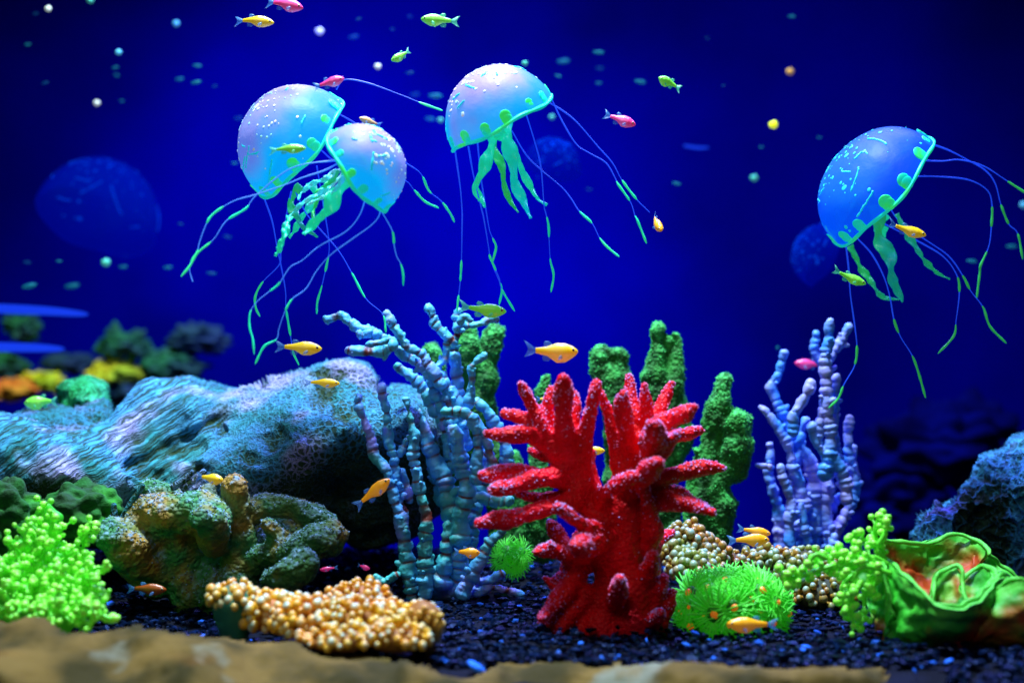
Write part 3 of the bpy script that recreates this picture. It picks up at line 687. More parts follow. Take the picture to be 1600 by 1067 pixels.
# red coral
rc = thing('finger_coral', 'large crimson finger coral with pale pink polyps at the centre of the tank', 'coral', P(960, 985, 0.99))
RED = []
def red_branch(name, pts, r0, r1, seed, dD=0.0, poly=1.0, base=0.99, jit=1.0):
    pts = [(p[0], p[1], (p[2] if len(p) > 2 else base) + dD * min(1, 1 - i / (len(pts) - 1) * 1.0)) for i, p in enumerate(pts)]
    C = resample(pxline(pts), 0.0012); n = len(C)
    s = np.concatenate([[0], np.cumsum(np.linalg.norm(np.diff(C, axis=0), axis=1))]); tt = s / s[-1]
    r = L(1, base) * (r0 * 1.22 + (r1 * 1.05 - r0 * 1.1) * tt ** 0.8); r = (1.0 if name == 'branch' else .84) * r * (1 + 0.08 * np.sin(s * 240 + seed)) * (1 + .12 * np.sin(s * 90 + seed * 2))
    r[:6] *= np.linspace(0.74, 1, 6)[:len(r[:6])]
    C = C + .0022 * np.stack([vnoise(C, 45, seed), vnoise(C, 45, seed + 1), vnoise(C, 45, seed + 2)], -1)
    V, F, nn = sweep(C, r, 16); RED.append((name, V, F, np.repeat(np.concatenate([[0] * 3, tt, [1] * 3]), 16), poly, 0))
RT = [
 ([(905,700),(912,740),(925,785),(946,825),(952,870),(948,930),(940,985)],19,34,0.01,0.10),
 ([(998,690),(986,723),(980,765),(980,812),(978,860),(990,920),(996,985)],17,33,-0.005,0.12),
 ([(905,840),(898,880),(895,930),(900,985)],17,26,0.01,0.3),
 ([(1010,860),(1012,900),(1018,950),(1020,985)],16,24,0.01,0.3),
 ([(870,985),(890,955),(915,930)],12,22,-0.01,0.3),
 ([(873,700),(888,740),(915,785),(940,820)],16,25,0.0,0.12),
]
for k, (pts, a, b, dD, pl) in enumerate(RT): red_branch('trunk', pts, a, b, k + 1, dD, pl, jit=1.8)
RB = [
 ([(815,602),(827,630),(845,663),(869,699),(890,735)],7,17,-.01), ([(788,645),(812,651),(840,668)],9,14,.0), ([(762,679),(796,679),(837,682),(870,705)],8,14,-.02),
 ([(877,596),(879,630),(881,671),(890,715)],10,18,-.03), ([(861,604),(860,640),(864,680),(875,710)],7,12,.0), ([(899,614),(899,643),(894,685),(893,710)],7,12,.01),
 ([(931,598),(923,634),(913,675),(911,711),(916,760)],7,15,-.02), ([(941,614),(955,647),(960,683),(968,730),(974,780)],8,10,-.01), ([(984,592),(988,626),(990,665)],8,13,.01),
 ([(974,616),(976,651),(982,683),(984,725)],8,15,-.03), ([(1008,600),(1011,630),(1012,665),(1005,700)],8,13,-.01), ([(1048,600),(1036,630),(1022,659),(1010,690)],7,13,.01),
 ([(1086,640),(1058,651),(1030,668),(1005,695)],8,15,-.02), ([(1092,673),(1066,677),(1035,680),(1005,700)],7,13,.01), ([(1058,679),(1042,695),(1018,723),(998,752)],8,15,-.04),
 ([(1133,731),(1099,734),(1058,743),(1014,751),(985,765)],7,17,.0), ([(1086,779),(1054,771),(1015,770),(990,778)],7,14,.01), ([(1117,803),(1086,792),(1046,788),(1000,790)],8,15,-.03),
 ([(752,743),(784,741),(833,743),(880,740)],8,14,-.02), ([(772,767),(808,757),(853,747),(885,742)],9,15,-.03), ([(812,772),(845,776),(880,778)],7,12,.0),
 ([(746,816),(788,811),(833,800),(873,788),(905,778)],8,16,-.03), ([(869,792),(897,810),(929,828),(955,838)],8,15,-.05), ([(897,850),(917,848),(945,840)],14,17,-.05),
 ([(839,864),(873,864),(909,868)],6,14,-.03), ([(861,820),(877,840),(895,865)],7,14,.01), ([(849,963),(869,941),(895,915)],9,17,-.03),
 ([(1020,668),(1020,700),(1010,735)],14,16,-.05), ([(994,743),(966,755),(941,775),(935,800)],8,14,-.04), ([(1000,752),(1014,788),(1018,822),(1010,850)],8,13,-.02),
 ([(1022,862),(1012,888),(1005,915)],8,14,-.03), ([(1040,902),(1030,924),(1020,950)],8,15,-.01), ([(858,852),(866,862),(880,868)],4,7,-.03),
 ([(1025,722),(1008,735),(990,750)],11,14,-.06), ([(872,905),(885,900),(900,900)],8,12,.0),
 ([(828,705),(845,708),(868,715)],7,12,.02), ([(1050,835),(1030,845),(1015,860)],6,11,.03), ([(1048,925),(1040,950),(1030,980)],7,16,.0), ([(840,985),(862,972),(885,955)],8,16,-.01), ([(852,905),(870,915),(890,925)],6,13,.0), ([(966,905),(962,930),(955,950)],9,14,-.05), ([(1032,958),(1020,970),(1010,980)],9,14,-.03), ([(846,640),(850,660),(858,690)],9,14,.02),
]
for k, (pts, a, b, dD) in enumerate(RB): red_branch('branch', pts, a, b, k + 20, dD, 1.0)

def grow_red():
    V, F, own, tt = merged([(t[1], t[2], t[3]) for t in RED], 0.00125, 5)
    N = vnormals(V, F); c = np.einsum('ij,ij->i', N, V - V.mean(0)).mean(); N = N if c > 0 else -N
    f1, _ = worley(V, 260, 5)
    V = V + N * (fbm(V, 60, 3, 4) * 0.0022 + fbm(V, 260, 3, 8) * 0.0008 + .0007 * (.5 - f1))[:, None]
    rr = np.random.default_rng(5); pol = np.array([t[4] for t in RED])[own]
    pr = np.clip(1.15 - tt * 1.5, .03, 1) * pol * np.clip(.55 + N[:, 2] * .6, .08, 1) * .30
    sel = rr.random(len(V)) < pr
    def extra(mb, k, u):
        v = u[sel[u]]
        if len(v): balls(mb, V[v] + N[v] * L(.5), L(rr.uniform(.65, 1.45, len(v))), 1, 0, mi=1)
    split_parts(rc, [t[0] for t in RED], V, F, own, tt, [M['red_coral'], M['red_polyp']], extra)
grow_red()

# green velvet corals
VEL = []
def velvet(parent, pts, r0, r1, seed, base=1.19, bright=1.0):
    pts = [(p[0], p[1], p[2] if len(p) > 2 else base) for p in pts]
    C = resample(pxline(pts), 0.0014); n = len(C); tt = np.linspace(0, 1, n)
    r = .84 * L(1, base) * (r0 + (r1 - r0) * tt) * (1 + 0.09 * np.sin(tt * 9 + seed)); V, F, _ = sweep(C, r, 22)
    VEL.append((V, F, np.repeat(np.concatenate([[0] * 3, tt, [1] * 3]), 22)))
def grow_velvet(parent, seed, sub=0.0015):
    V, F, own, tt = merged(VEL, sub, 2); N = vnormals(V, F); N = N if np.einsum('ij,ij->i', N, V - V.mean(0)).mean() > 0 else -N
    f1, _ = worley(V, 150, seed); g1, _ = worley(V, 48, seed + 3)
    V = V + N * (0.0022 * (0.55 - f1) + 0.005 * (0.5 - g1) + 0.008 * fbm(V, 30, 3, seed))[:, None]
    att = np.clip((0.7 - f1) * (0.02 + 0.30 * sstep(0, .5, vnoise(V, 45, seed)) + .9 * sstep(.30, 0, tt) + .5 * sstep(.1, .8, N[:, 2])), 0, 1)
    rr = np.random.default_rng(seed); sel = rr.random(len(V)) < .16
    def extra(mb, k, u):
        v = u[sel[u]]
        if len(v): balls(mb, V[v] + N[v] * .0005, L(rr.uniform(.6, 1.5, len(v))), 1, rr.uniform(.1, .9, len(v)) * (.35 + .65 * sstep(.5, 0, tt[v])))
    split_parts(parent, ['finger'] * len(VEL), V, F, own, att, M['green_coral'], extra); VEL.clear()
g = thing('velvet_coral', 'dark green fuzzy coral half hidden behind the blue staghorn coral', 'coral', P(760, 900, 1.2))
for k, p in enumerate([([(728,520),(730,560),(735,620),(745,700)],16,24), ([(772,525),(765,560),(757,620),(760,700)],18,26), ([(757,605),(765,640),(772,680),(780,760),(790,880)],18,30), ([(672,548),(680,580),(690,640)],10,18), ([(818,790),(812,830),(805,870)],20,26), ([(800,720),(805,760),(805,800)],16,22), ([(698,620),(705,680),(710,740)],18,24)]):
    velvet(g, p[0], p[1], p[2], k + 1, 1.21)
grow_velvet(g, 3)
g = thing('velvet_coral', 'green fuzzy coral with a flat flared top and twin columns, behind the red coral', 'coral', P(980, 880, 1.2))
for k, p in enumerate([([(936,560),(946,572),(953,600),(958,650),(960,740)],22,24), ([(930,556),(952,557),(972,557)],14,15), ([(942,570),(950,600),(958,640)],20,18), ([(966,555),(972,590),(970,640)],12,15), ([(1028,518),(1028,560),(1030,610),(1035,690),(1030,780)],17,26),
        ([(1055,524),(1056,560),(1050,610),(1045,680)],13,20), ([(1015,590),(1025,620),(1035,660),(1040,720)],14,22), ([(853,588),(850,612),(845,650),(840,720)],13,20), ([(838,612),(840,640),(845,680)],11,16), ([(1062,632),(1065,660),(1060,700)],15,20), ([(1040,700),(1035,760),(1030,850)],30,36), ([(840,700),(840,780),(845,860)],22,28)]):
    velvet(g, p[0], p[1], p[2], k + 11, 1.20)
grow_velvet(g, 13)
g = thing('velvet_coral', 'bright green fuzzy coral with thick club fingers, between the red and lilac corals', 'coral', P(1120, 870, 1.19))
for k, p in enumerate([([(1131,598),(1124,635),(1113,680),(1100,730),(1090,780)],19,26), ([(1151,660),(1145,695),(1132,730),(1118,770),(1110,830)],25,28), ([(1163,690),(1158,715),(1145,745)],13,18), ([(1088,705),(1090,740),(1095,790)],12,18), ([(1115,765),(1125,800),(1110,850)],30,32), ([(1090,790),(1085,830),(1090,870)],24,26)]):
    velvet(g, p[0], p[1], p[2], k + 31, 1.18)
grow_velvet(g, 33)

# ------------------------------------------------------------------ brown lobed coral
lc = thing('lobed_coral', 'brown-green lobed coral with sugary speckled caps in front of the big rock', 'coral', P(350, 940, 1.07))
BRN = []
for nm, pts, r0, r1, fy in [
  ('lobe', [(180,835,1.03),(205,858,1.035),(250,888,1.06),(290,915,1.08)], 30, 32, 1), ('lobe', [(228,806,1.05),(275,798,1.045),(335,808,1.04)], 34, 30, 1), ('stalk', [(262,822,1.06),(278,855,1.065),(292,890,1.07),(300,935,1.06)], 46, 34, 1),
  ('lobe', [(325,806,1.015),(335,822,1.02),(330,845,1.04)], 24, 22, 1), ('lobe', [(322,768,1.07),(325,800,1.06)], 12, 14, 1), ('lobe', [(370,764,1.045),(372,800,1.05),(374,860,1.055),(372,915,1.05)], 19, 28, 1),
  ('lobe', [(398,798,1.06),(430,788,1.06),(470,798,1.06),(505,818,1.055)], 20, 24, 1), ('lobe', [(518,838,1.03),(485,848,1.025),(440,862,1.03),(400,880,1.05)], 23, 22, 1), ('lobe', [(468,884,.995),(442,898,.995),(420,906,1.01)], 23, 17, 1),
  ('lobe', [(420,820,1.035),(432,836,1.04),(440,850,1.06)], 18, 22, 1), ('stalk', [(430,850,1.10),(400,900,1.08),(360,930,1.06)], 46, 44, 1), ('lobe', [(235,768,1.09),(262,775,1.085)], 22, 24, 1), ('stalk', [(345,880,1.08),(335,930,1.06)], 50, 40, 1), ('stalk', [(480,820,1.10),(450,850,1.10)], 36, 36, 1),
  ('stalk', [(215,880,1.07),(245,905,1.07)], 32, 32, 1)]:
    C = resample(pxline(pts), .002); n = len(C); V, F, _ = sweep(C, L(np.linspace(r0, r1, n), 1.05), 24); BRN.append((V, F, 0.0, nm))
V, F, own, _ = merged([b[:3] for b in BRN], .0013, 8)
N = vnormals(V, F); N = N if np.einsum('ij,ij->i', N, V - V.mean(0)).mean() > 0 else -N
f1, _ = worley(V, 230, 3); st = np.array([b[3] == 'stalk' for b in BRN])[own] * 1.0
V = V + N * (fbm(V, 28, 3, 6) * .007 + fbm(V, 85, 4, 9) * .004 + .0014 * (.5 - f1))[:, None]
N2 = vnormals(V, F); N2 = N2 if (N2 * N).sum() > 0 else -N2
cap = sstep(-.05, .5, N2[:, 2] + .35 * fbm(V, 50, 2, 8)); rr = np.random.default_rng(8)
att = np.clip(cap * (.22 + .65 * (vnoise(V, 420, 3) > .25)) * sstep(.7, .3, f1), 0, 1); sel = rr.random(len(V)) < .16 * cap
def brown_extra(mb, k, u):
    v = u[sel[u]]
    if len(v): balls(mb, V[v] + N2[v] * .0003, L(rr.uniform(.6, 1.5, len(v))), 1, (rr.random(len(v)) < .4) * .85)
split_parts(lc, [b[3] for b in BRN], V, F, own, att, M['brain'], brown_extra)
# two grey twigs between the boulder and the coral
tg = thing('coral_twig', 'pair of short grey coral twigs lying under the yellow fish, above the lobed coral', 'coral', P(300, 765, 1.06))
for k, p in enumerate([[(300,737),(288,750),(274,760)],[(318,735),(304,750),(288,763)],[(222,760),(208,780),(196,805),(186,825)],[(180,790),(178,812),(176,830)]]):
    C = resample(pxline([(x, y, 1.045) for x, y in p]), 0.002); mb = MB(); V, F, _ = sweep(C, L(np.linspace(4, 6.5, len(C))), 12)
    V = V + 0.0012 * np.stack([vnoise(V, 90, k), vnoise(V, 90, k + 1), vnoise(V, 90, k + 2)], -1); mb.add(V, F, 0.25); build('twig', mb, M['rock'], tg)

# ------------------------------------------------------------------ bead corals
def bead_lobe(parent, px, py, rx, ry, D, nb, br, seed, m='bead', base='bead_base', name='lobe', top=-0.35, rd=None, stretch=1.15):
    c = P(px, py, D); R3 = np.array((L(rx, D), L(rd or rx * .7, D), L(ry, D)))
    mb = MB(); V, F, U = blob(c, R3, 40, 26); V = V + U * (fbm(V, 50, 2, seed) * 0.003)[:, None]; mb.add(V, F, 0, 1)
    rr = np.random.default_rng(seed); nb = int(nb * .62); k = np.arange(nb * 3) + .5; ph = np.arccos(1 - 2 * k / (nb * 3)); th = math.pi * (1 + 5 ** .5) * k
    U = np.stack([np.cos(th) * np.sin(ph), np.sin(th) * np.sin(ph), np.cos(ph)], -1) + rr.normal(0, .075, (nb * 3, 3))
    U = U[(U[:, 2] > top) & (U[:, 1] < 0.75)]
    r = L(br, D) * rr.uniform(0.62, 1.22, len(U)); cen = c + U * (R3 + L(br * rr.uniform(.4, 1.1, (len(U), 1)), D))
    bv, bf = BALL[2]
    rad = r[:, None] * np.ones(3); rad[:, 2] *= stretch
    V = (bv[None] * rad[:, None, :] + cen[:, None, :]).reshape(-1, 3)
    F = (bf[None] + (np.arange(len(U)) * len(bv))[:, None, None]).reshape(-1, 3)
    tipdir = U / np.linalg.norm(U, axis=1)[:, None] + np.array((0, 0, .5)); tipdir /= np.linalg.norm(tipdir, axis=1)[:, None]
    dot = np.einsum('kj,nj->nk', bv, tipdir); pale = rr.uniform(0.05, 1.0, len(U))[:, None]
    mb.add(V, F, (sstep(0.45, 0.98, dot) * pale).ravel(), 0)
    # short necks
    for u, cc, rr_ in zip(U, cen, r):
        Vn, Fn, _ = sweep(np.array([c + u * R3 * 0.8, cc]), np.array([rr_ * .75, rr_ * .7]), 6, cap=False); mb.add(Vn, Fn, 0, 0)
    return build(name, mb, [M[m], M[base]], parent)
bt = thing('bead_coral', 'amber and white bead-tipped coral in front on the gravel, behind the stone ledge at left', 'coral', P(510, 1020, 0.93))
for k, a in enumerate([(368,938,36,22,.93,42,7.5),(425,960,44,26,.93,60,8.0),(480,968,46,28,.91,70,7.6),(548,975,52,34,.90,90,7.0),(560,938,42,24,.94,56,6.3),(600,972,40,30,.92,60,6.8),(620,998,46,22,.88,60,6.6),(655,975,30,26,.91,36,7.2),(530,1000,50,16,.88,46,6.8)]):
    bead_lobe(bt, *a[:4], a[4], a[5], a[6], k + 5, top=-0.2 if k not in (1, 2, 3) else -0.6, base='bead_base')
def cup(parent, cx, ytop, ybot, rt, rb, D, m, seed, name='stalk'):
    C = np.array([P(cx, y, D) for y in np.linspace(ytop, ybot, 14)]); r = L(np.linspace(rt, rb, 14), D)
    V, F, _ = sweep(C, r, 28); V = V + (fbm(V, 60, 3, seed) * 0.003)[:, None] * np.array((1, 1, 0)); mb = MB(); mb.add(V, F); return build(name, mb, m, parent)
cup(bt, 366, 945, 1005, 34, 18, .93, M['bead_base_teal'], 1)
cup(bt, 662, 968, 1022, 32, 14, .90, M['bead_base'], 2)
cup(bt, 530, 1008, 1026, 26, 30, .93, M['bead_base'], 3)
# yellow stalked tips on the right cup
mb = MB()
for (x, y) in [(630,962),(642,955),(655,958),(664,950),(676,958),(688,962),(690,975),(648,968),(668,966),(682,972)]:
    C = np.array([P(x, y, .885), P(x - (x - 662) * .3, y + 22, .90)]); V, F, _ = sweep(C, L(np.array([5.5, 7.5]), .9), 12); mb.add(V, F, .12)
build('tip', mb, M['bead'], bt)
bk = thing('bead_coral', 'brown bead-covered coral behind the green anemone', 'coral', P(1150, 905, 1.08))
for k, a in enumerate([(1072,848,28,24,1.06,55,6.4),(1055,870,18,16,1.05,26,6.4),(1098,868,34,24,1.06,50,6.4),(1085,888,36,20,1.04,50,6.2),(1150,880,42,16,1.08,55,5.4),(1210,880,42,18,1.08,60,6.0),(1262,878,36,18,1.09,46,5.6),(1300,905,34,26,1.08,46,6.0),(1280,930,40,24,1.06,46,6.2),(1235,905,40,20,1.07,40,6.0)]):
    bead_lobe(bk, *a[:4], a[4], a[5], a[6], k + 25, m='bead_dim', base='bead_base_dark', top=-0.5)

# ------------------------------------------------------------------ lime bead plants
def sprig(parent, pts, seed, D, gap=9, bl=13, br=5.5, r=2.6, name='branch', dens=1.0):
    pts = [(p[0], p[1], p[2] if len(p) > 2 else D) for p in pts]
    C = resample(pxline(pts), 0.002); n = len(C); s = np.concatenate([[0], np.cumsum(np.linalg.norm(np.diff(C, axis=0), axis=1))])
    mb = MB(); V, F, _ = sweep(C, L(np.linspace(r * 1.5, r, n), D), 8); mb.add(V, F, 0.2)
    rr = np.random.default_rng(seed); T, N, B = frames(C); cen = []; rad = []
    cen.append(C[-1]); rad.append(L(br * 1.1, D))
    d = L(gap * .8, D)
    while d < s[-1]:
        q = int(np.searchsorted(s, d)); q = min(q, n - 1)
        for sd in range(1 + (rr.random() < .75 * dens)):
            a = rr.uniform(0, 6.28); dr = N[q] * math.cos(a) + B[q] * math.sin(a) + T[q] * rr.uniform(.3, 1.0); dr /= np.linalg.norm(dr)
            ln = L(bl * rr.uniform(.6, 1.3), D); mid = C[q] + dr * ln * .55 + np.array((0, 0, 1)) * ln * .1; e = C[q] + dr * ln + np.array((0, 0, 1)) * ln * rr.uniform(-.1, .35)
            V, F, _ = sweep(np.array([C[q], mid, e]), L(np.array([2.0, 1.8, 1.7]), D), 6, cap=False); mb.add(V, F, 0.15)
            cen.append(e); rad.append(L(br * rr.uniform(.72, 1.12), D))
        d += L(gap * rr.uniform(.7, 1.3), D)
    balls(mb, cen, np.array(rad) * rr.uniform(.75, 1.2, len(rad)), 2, rr.uniform(.35, .95, len(rad)))
    return build(name, mb, M['lime'], parent)
lp = thing('berry_plant', 'lime green rubber plant with berry tips in the lower left corner', 'plant', P(70, 985, 0.97))
ends = [(68,788),(52,812),(86,808),(35,828),(100,822),(12,845),(148,826,1),(150,820,1),(-5,870),(118,862),(140,872),(168,886,1),(150,905),(158,915),(165,932,1),(175,968,1),(140,975),(110,972),(82,968),(55,962),(25,962),(0,955),
        (75,850),(50,872),(25,885),(98,890),(70,905),(38,918),(120,925),(92,938),(10,915),(-25,930),(-20,890),(135,948),(60,830),(150,955)]
for k, e in enumerate(ends):
    rr = np.random.default_rng(k); hub = (60 + (e[0] - 60) * .15, 955, 0.985)
    D1 = 0.985 - 0.09 * np.clip((e[1] - 780) / 190, 0, 1) + rr.uniform(-.012, .012)
    mid = (hub[0] * .5 + e[0] * .5 + rr.uniform(-14, 14), hub[1] * .55 + e[1] * .45 - 22, (hub[2] + D1) / 2)
    sprig(lp, [hub, mid, (e[0] * .85 + hub[0] * .15, e[1] * .9 + hub[1] * .1 - 6, D1), (e[0], e[1], D1)], k + 100, D1, gap=10.5, bl=12, br=5.9)
for k, (px, py, rx, ry) in enumerate([(60, 900, 52, 55), (75, 950, 70, 30), (20, 930, 50, 50), (68, 835, 22, 40), (100, 905, 40, 40)]):
    V, F, U = blob(P(px, py, 0.99), (L(rx), L(rx * .5), L(ry)), 50, 36); f1, _ = worley(V, 90, k); V = V + U * (0.007 * (.6 - f1) + fbm(V, 40, 3, k) * .006)[:, None]
    mb = MB(); mb.add(V, F, 0.0); build('mound', mb, M['lime'], lp)
rp = thing('berry_plant', 'lime green berry-tipped rubber plant between the green anemone and the cabbage coral', 'plant', P(1365, 960, 0.97))
for k, (pts, gap) in enumerate([([(1385,900),(1378,860),(1366,830),(1374,806)],8),([(1378,870),(1360,846),(1340,842),(1328,838)],8),([(1372,850),(1384,830),(1386,810)],8),
      ([(1385,905),(1345,872),(1300,868),(1270,872)],8),([(1340,880),(1290,888),(1255,900),(1224,902)],8),([(1300,884),(1262,896),(1232,914)],9),([(1290,872),(1275,866),(1262,880)],8),
      ([(1390,895),(1350,885),(1332,910),(1330,950),(1334,978)],6),([(1345,890),(1318,912),(1318,945),(1322,965)],6),([(1365,890),(1352,920),(1350,955),(1345,970)],7),([(1385,880),(1362,870),(1340,888),(1315,880)],7),([(1320,880),(1310,900),(1300,895)],8),([(1380,890),(1370,905),(1362,925)],6),([(1375,885),(1352,865),(1338,860)],7)]):
    sprig(rp, [(x, y, .97 - .004 * k % .03) for x, y in pts], k + 200, .96, gap=gap * 1.35, bl=13, br=6.2, r=2.8)

# ------------------------------------------------------------------ green anemone colony
def polyp_meshes():
    rr = np.random.default_rng(3)
    mb = MB(); R0 = 0.0052
    for ring, (cnt, ln, tilt) in enumerate([(26, 0.0115, 0.05), (20, 0.0090, 0.30)]):
        for k in range(cnt):
            a = 6.283 * k / cnt + ring * .2 + rr.uniform(-.08, .08); l_ = ln * rr.uniform(.75, 1.15); t = tilt + rr.uniform(-.15, .15)
            d = np.array((math.cos(a) * math.cos(t), math.sin(a) * math.cos(t), math.sin(t))); st = np.array((math.cos(a), math.sin(a), 0)) * R0 * (1 - ring * .18) + np.array((0, 0, .0005))
            drop = np.array((0, 0, -1)) * l_ * .25 * rr.uniform(0, 1)
            C = np.array([st, st + d * l_ * .5, st + d * l_ + drop]); V, F, _ = sweep(C, np.array([.00062, .00052, .00028]), 5); mb.add(V, F, np.repeat(np.linspace(0, .9, len(V) // 5), 5))
    V, F, _ = sweep(np.array([(0, 0, -.012), (0, 0, -.004), (0, 0, 0)]), np.array([.003, .0035, R0 * .9]), 14, cap=False); mb.add(V, F, 0)
    return mb
pm = polyp_meshes(); tmp = build('polyp', pm, M['lime_leaf'], origin=(0, 0, 0)); polyp_me = tmp.data; bpy.data.objects.remove(tmp)
dm = MB(); V, F, _ = blob((0, 0, .0006), (.0046, .0046, .0012), 20, 10); dm.add(V, F); tmp = build('disc', dm, M['polyp_disc'], origin=(0, 0, 0)); disc_me = tmp.data; bpy.data.objects.remove(tmp)
dm = MB(); V, F, U = blob((0, 0, .0024), (.0022, .0018, .0015), 16, 10); dm.add(V, F); tmp = build('mouth', dm, M['mouth'], origin=(0, 0, 0)); mouth_me = tmp.data; bpy.data.objects.remove(tmp)
def place_polyp(parent, pos, nrm, sc, seed, mouth=True):
    rr = random.Random(seed); q = Vector(nrm).to_track_quat('Z', 'Y') @ Matrix.Rotation(rr.uniform(0, 6), 3, 'Z').to_quaternion()
    o = bpy.data.objects.new('polyp', polyp_me); COL.objects.link(o); o.parent = parent; o.location = Vector(pos) - parent.location; o.rotation_mode = 'QUATERNION'; o.rotation_quaternion = q; o.scale = (sc,) * 3
    for nm, me in (('oral_disc', disc_me), ('mouth', mouth_me)):
        if nm == 'mouth' and not mouth: continue
        c = bpy.data.objects.new(nm, me); COL.objects.link(c); c.parent = o
an = thing('anemone', 'fluffy lime green anemone colony with orange mouths on the gravel right of the red coral', 'anemone', P(1145, 990, 0.985))
ac = P(1147, 945, 1.0); AR = np.array((L(68), L(50), L(38)))
V, F, U = blob(ac, AR * 0.98, 50, 30); mb = MB(); mb.add(V, F); build('mound', mb, M['polyp_disc'], an)
k = np.arange(70) + .5; ph = np.arccos(1 - 2 * k / 70); th = math.pi * (1 + 5 ** .5) * k
U = np.stack([np.cos(th) * np.sin(ph), np.sin(th) * np.sin(ph), np.cos(ph)], -1)
U = U[(U[:, 2] > -0.55) & (U[:, 1] < .35)]
for q, u in enumerate(U):
    place_polyp(an, ac + u * AR * (1.04 + .10 * math.sin(q * 3.1)), u + np.array((0, -.35, .1)), 1.10 + .28 * math.sin(q * 5), q)
sa_ = thing('anemone', 'small spiky lime green anemone between the blue and red corals', 'anemone', P(800, 900, 1.13))
for q, (x, y, nx_, nz) in enumerate([(790,858,-.5,.8),(806,872,.3,.3),(800,882,-.2,-.1),(815,862,.7,.5),(782,874,-.8,.1),(797,868,0,.3),(812,880,.6,-.3)]):
    place_polyp(sa_, P(x, y, 1.12), (nx_, -.8, nz), .85, q + 300, mouth=False)

# ------------------------------------------------------------------ cabbage coral
cc = thing('cabbage_coral', 'folded green cabbage coral with rusty red hollows in the lower right corner', 'coral', P(1480, 1008, 0.94))
def leaf(rim, base, D0, bulge, seed, thick=0.0022, nv=44, rag=1.0):
    A = resample(pxline(rim), 0.0022); n = len(A)
    Bp = pxline(base); tB = np.linspace(0, 1, len(Bp)); t = np.linspace(0, 1, n)
    B = np.stack([np.interp(t, tB, Bp[:, k]) for k in range(3)], -1)
    v = np.linspace(0, 1, nv)[:, None, None]
    G_ = A[None] * (1 - v) + B[None] * v
    G_ = G_ + np.array((0, 1, 0)) * (np.sin(v * math.pi) * bulge)
    flare = (1 - v) ** 5 * 0.006; G_ = G_ + np.array((0, -1, 0)) * flare * np.sign(-bulge + 1e-9)
    V = G_.reshape(-1, 3)
    i = np.arange(nv - 1)[:, None]; j = np.arange(n - 1)[None]
    F = np.stack([i * n + j, i * n + j + 1, (i + 1) * n + j + 1, (i + 1) * n + j], -1).reshape(-1, 4)
    N = vnormals(V, F)
    vv = np.repeat(np.linspace(0, 1, nv), n)
    wv = fbm(V, 90, 4, seed + 5) * .0028 + fbm(V, 45, 3, seed) * 0.007 * rag + 0.0012 * np.sin(V[:, 2] * 420 + 6 * vnoise(V, 30, seed)) * sstep(.0, .3, vv) * .6 + fbm(V, 160, 2, seed) * .0016
    V = V + N * wv[:, None]
    edge = sstep(0.16, 0.0, vv + 0.08 * vnoise(V, 60, seed)); att = np.clip(edge + 0.75 * sstep(0.1, .5, fbm(V, 40, 3, seed + 7)) * sstep(.95, .3, vv), 0, 1)
    V1 = V + N * thick * .5; V2 = V - N * thick * .5; nn = len(V)
    mb = MB(); mb.add(np.vstack([V1, V2]), np.vstack([F, F[:, ::-1] + nn]), np.r_[att, att])
    W = [(j_, j_ + 1, j_ + 1 + nn, j_ + nn) for j_ in range(n - 1)] + [(i_ * n, (i_ + 1) * n, (i_ + 1) * n + nn, i_ * n + nn) for i_ in range(nv - 1)] + [(i_ * n + n - 1, (i_ + 1) * n + n - 1, (i_ + 1) * n + n - 1 + nn, i_ * n + n - 1 + nn) for i_ in range(nv - 1)]
    mb.F.append(np.array(W)); mb.MI.append(np.zeros(len(W), int))
    # rolled lip
    C = A + N[:n] * wv[:n, None]; Vt, Ft, _ = sweep(C, L(np.full(n, 3.6), D0), 10); Vt = Vt + 0.0018 * np.stack([vnoise(Vt, 110, 1), vnoise(Vt, 110, 2), vnoise(Vt, 110, 3)], -1); mb.add(Vt, Ft, .9)
    return build('leaf', mb, M['cabbage'], cc)
leaf([(1374,850,.99),(1400,846,1.01),(1430,849,1.02),(1455,845,1.03),(1482,837,1.03),(1505,837,1.03),(1530,845,1.02),(1545,862,1.0)], [(1400,990,.95),(1440,1000,.95),(1500,1000,.95),(1540,990,.95)], 1.0, 0.03, 1, nv=60)
leaf([(1530,850,1.02),(1560,872,1.03),(1585,900,1.03),(1615,935,1.03),(1660,970,1.03)], [(1520,990,.96),(1560,1000,.96),(1600,1000,.96),(1640,1010,.96)], 1.0, 0.02, 2)
leaf([(1376,868,.975),(1395,880,.96),(1415,898,.94),(1430,915,.925),(1445,928,.915),(1458,940,.91),(1475,946,.905),(1500,946,.905),(1522,936,.91),(1540,920,.92),(1558,903,.935),(1572,900,.95)],
     [(1385,1003,.95),(1410,1006,.94),(1440,1006,.935),(1480,1008,.93),(1520,1008,.93),(1550,1008,.935)], .92, -0.012, 3, nv=50, rag=.7)
leaf([(1456,938,.96),(1458,915,.965),(1464,898,.97),(1478,888,.975),(1494,886,.975),(1503,895,.97),(1505,915,.965),(1512,932,.955)], [(1465,985,.945),(1475,990,.95),(1490,990,.95),(1505,985,.945)], .96, 0.006, 4, rag=.5)
leaf([(1352,918,.985),(1362,905,.98),(1370,880,.97),(1382,885,.955),(1386,920,.95),(1388,960,.945)], [(1376,1000,.96),(1380,1002,.958),(1384,1003,.955),(1386,1004,.95),(1388,1004,.95),(1388,1004,.948)], .96, 0.0, 5, rag=.4)
leaf([(1535,935,.93),(1560,915,.925),(1590,905,.92),(1625,915,.92),(1665,935,.92)], [(1510,1005,.925),(1540,1008,.92),(1580,1010,.92),(1620,1012,.92),(1660,1015,.92)], .92, -0.014, 6, rag=.7)
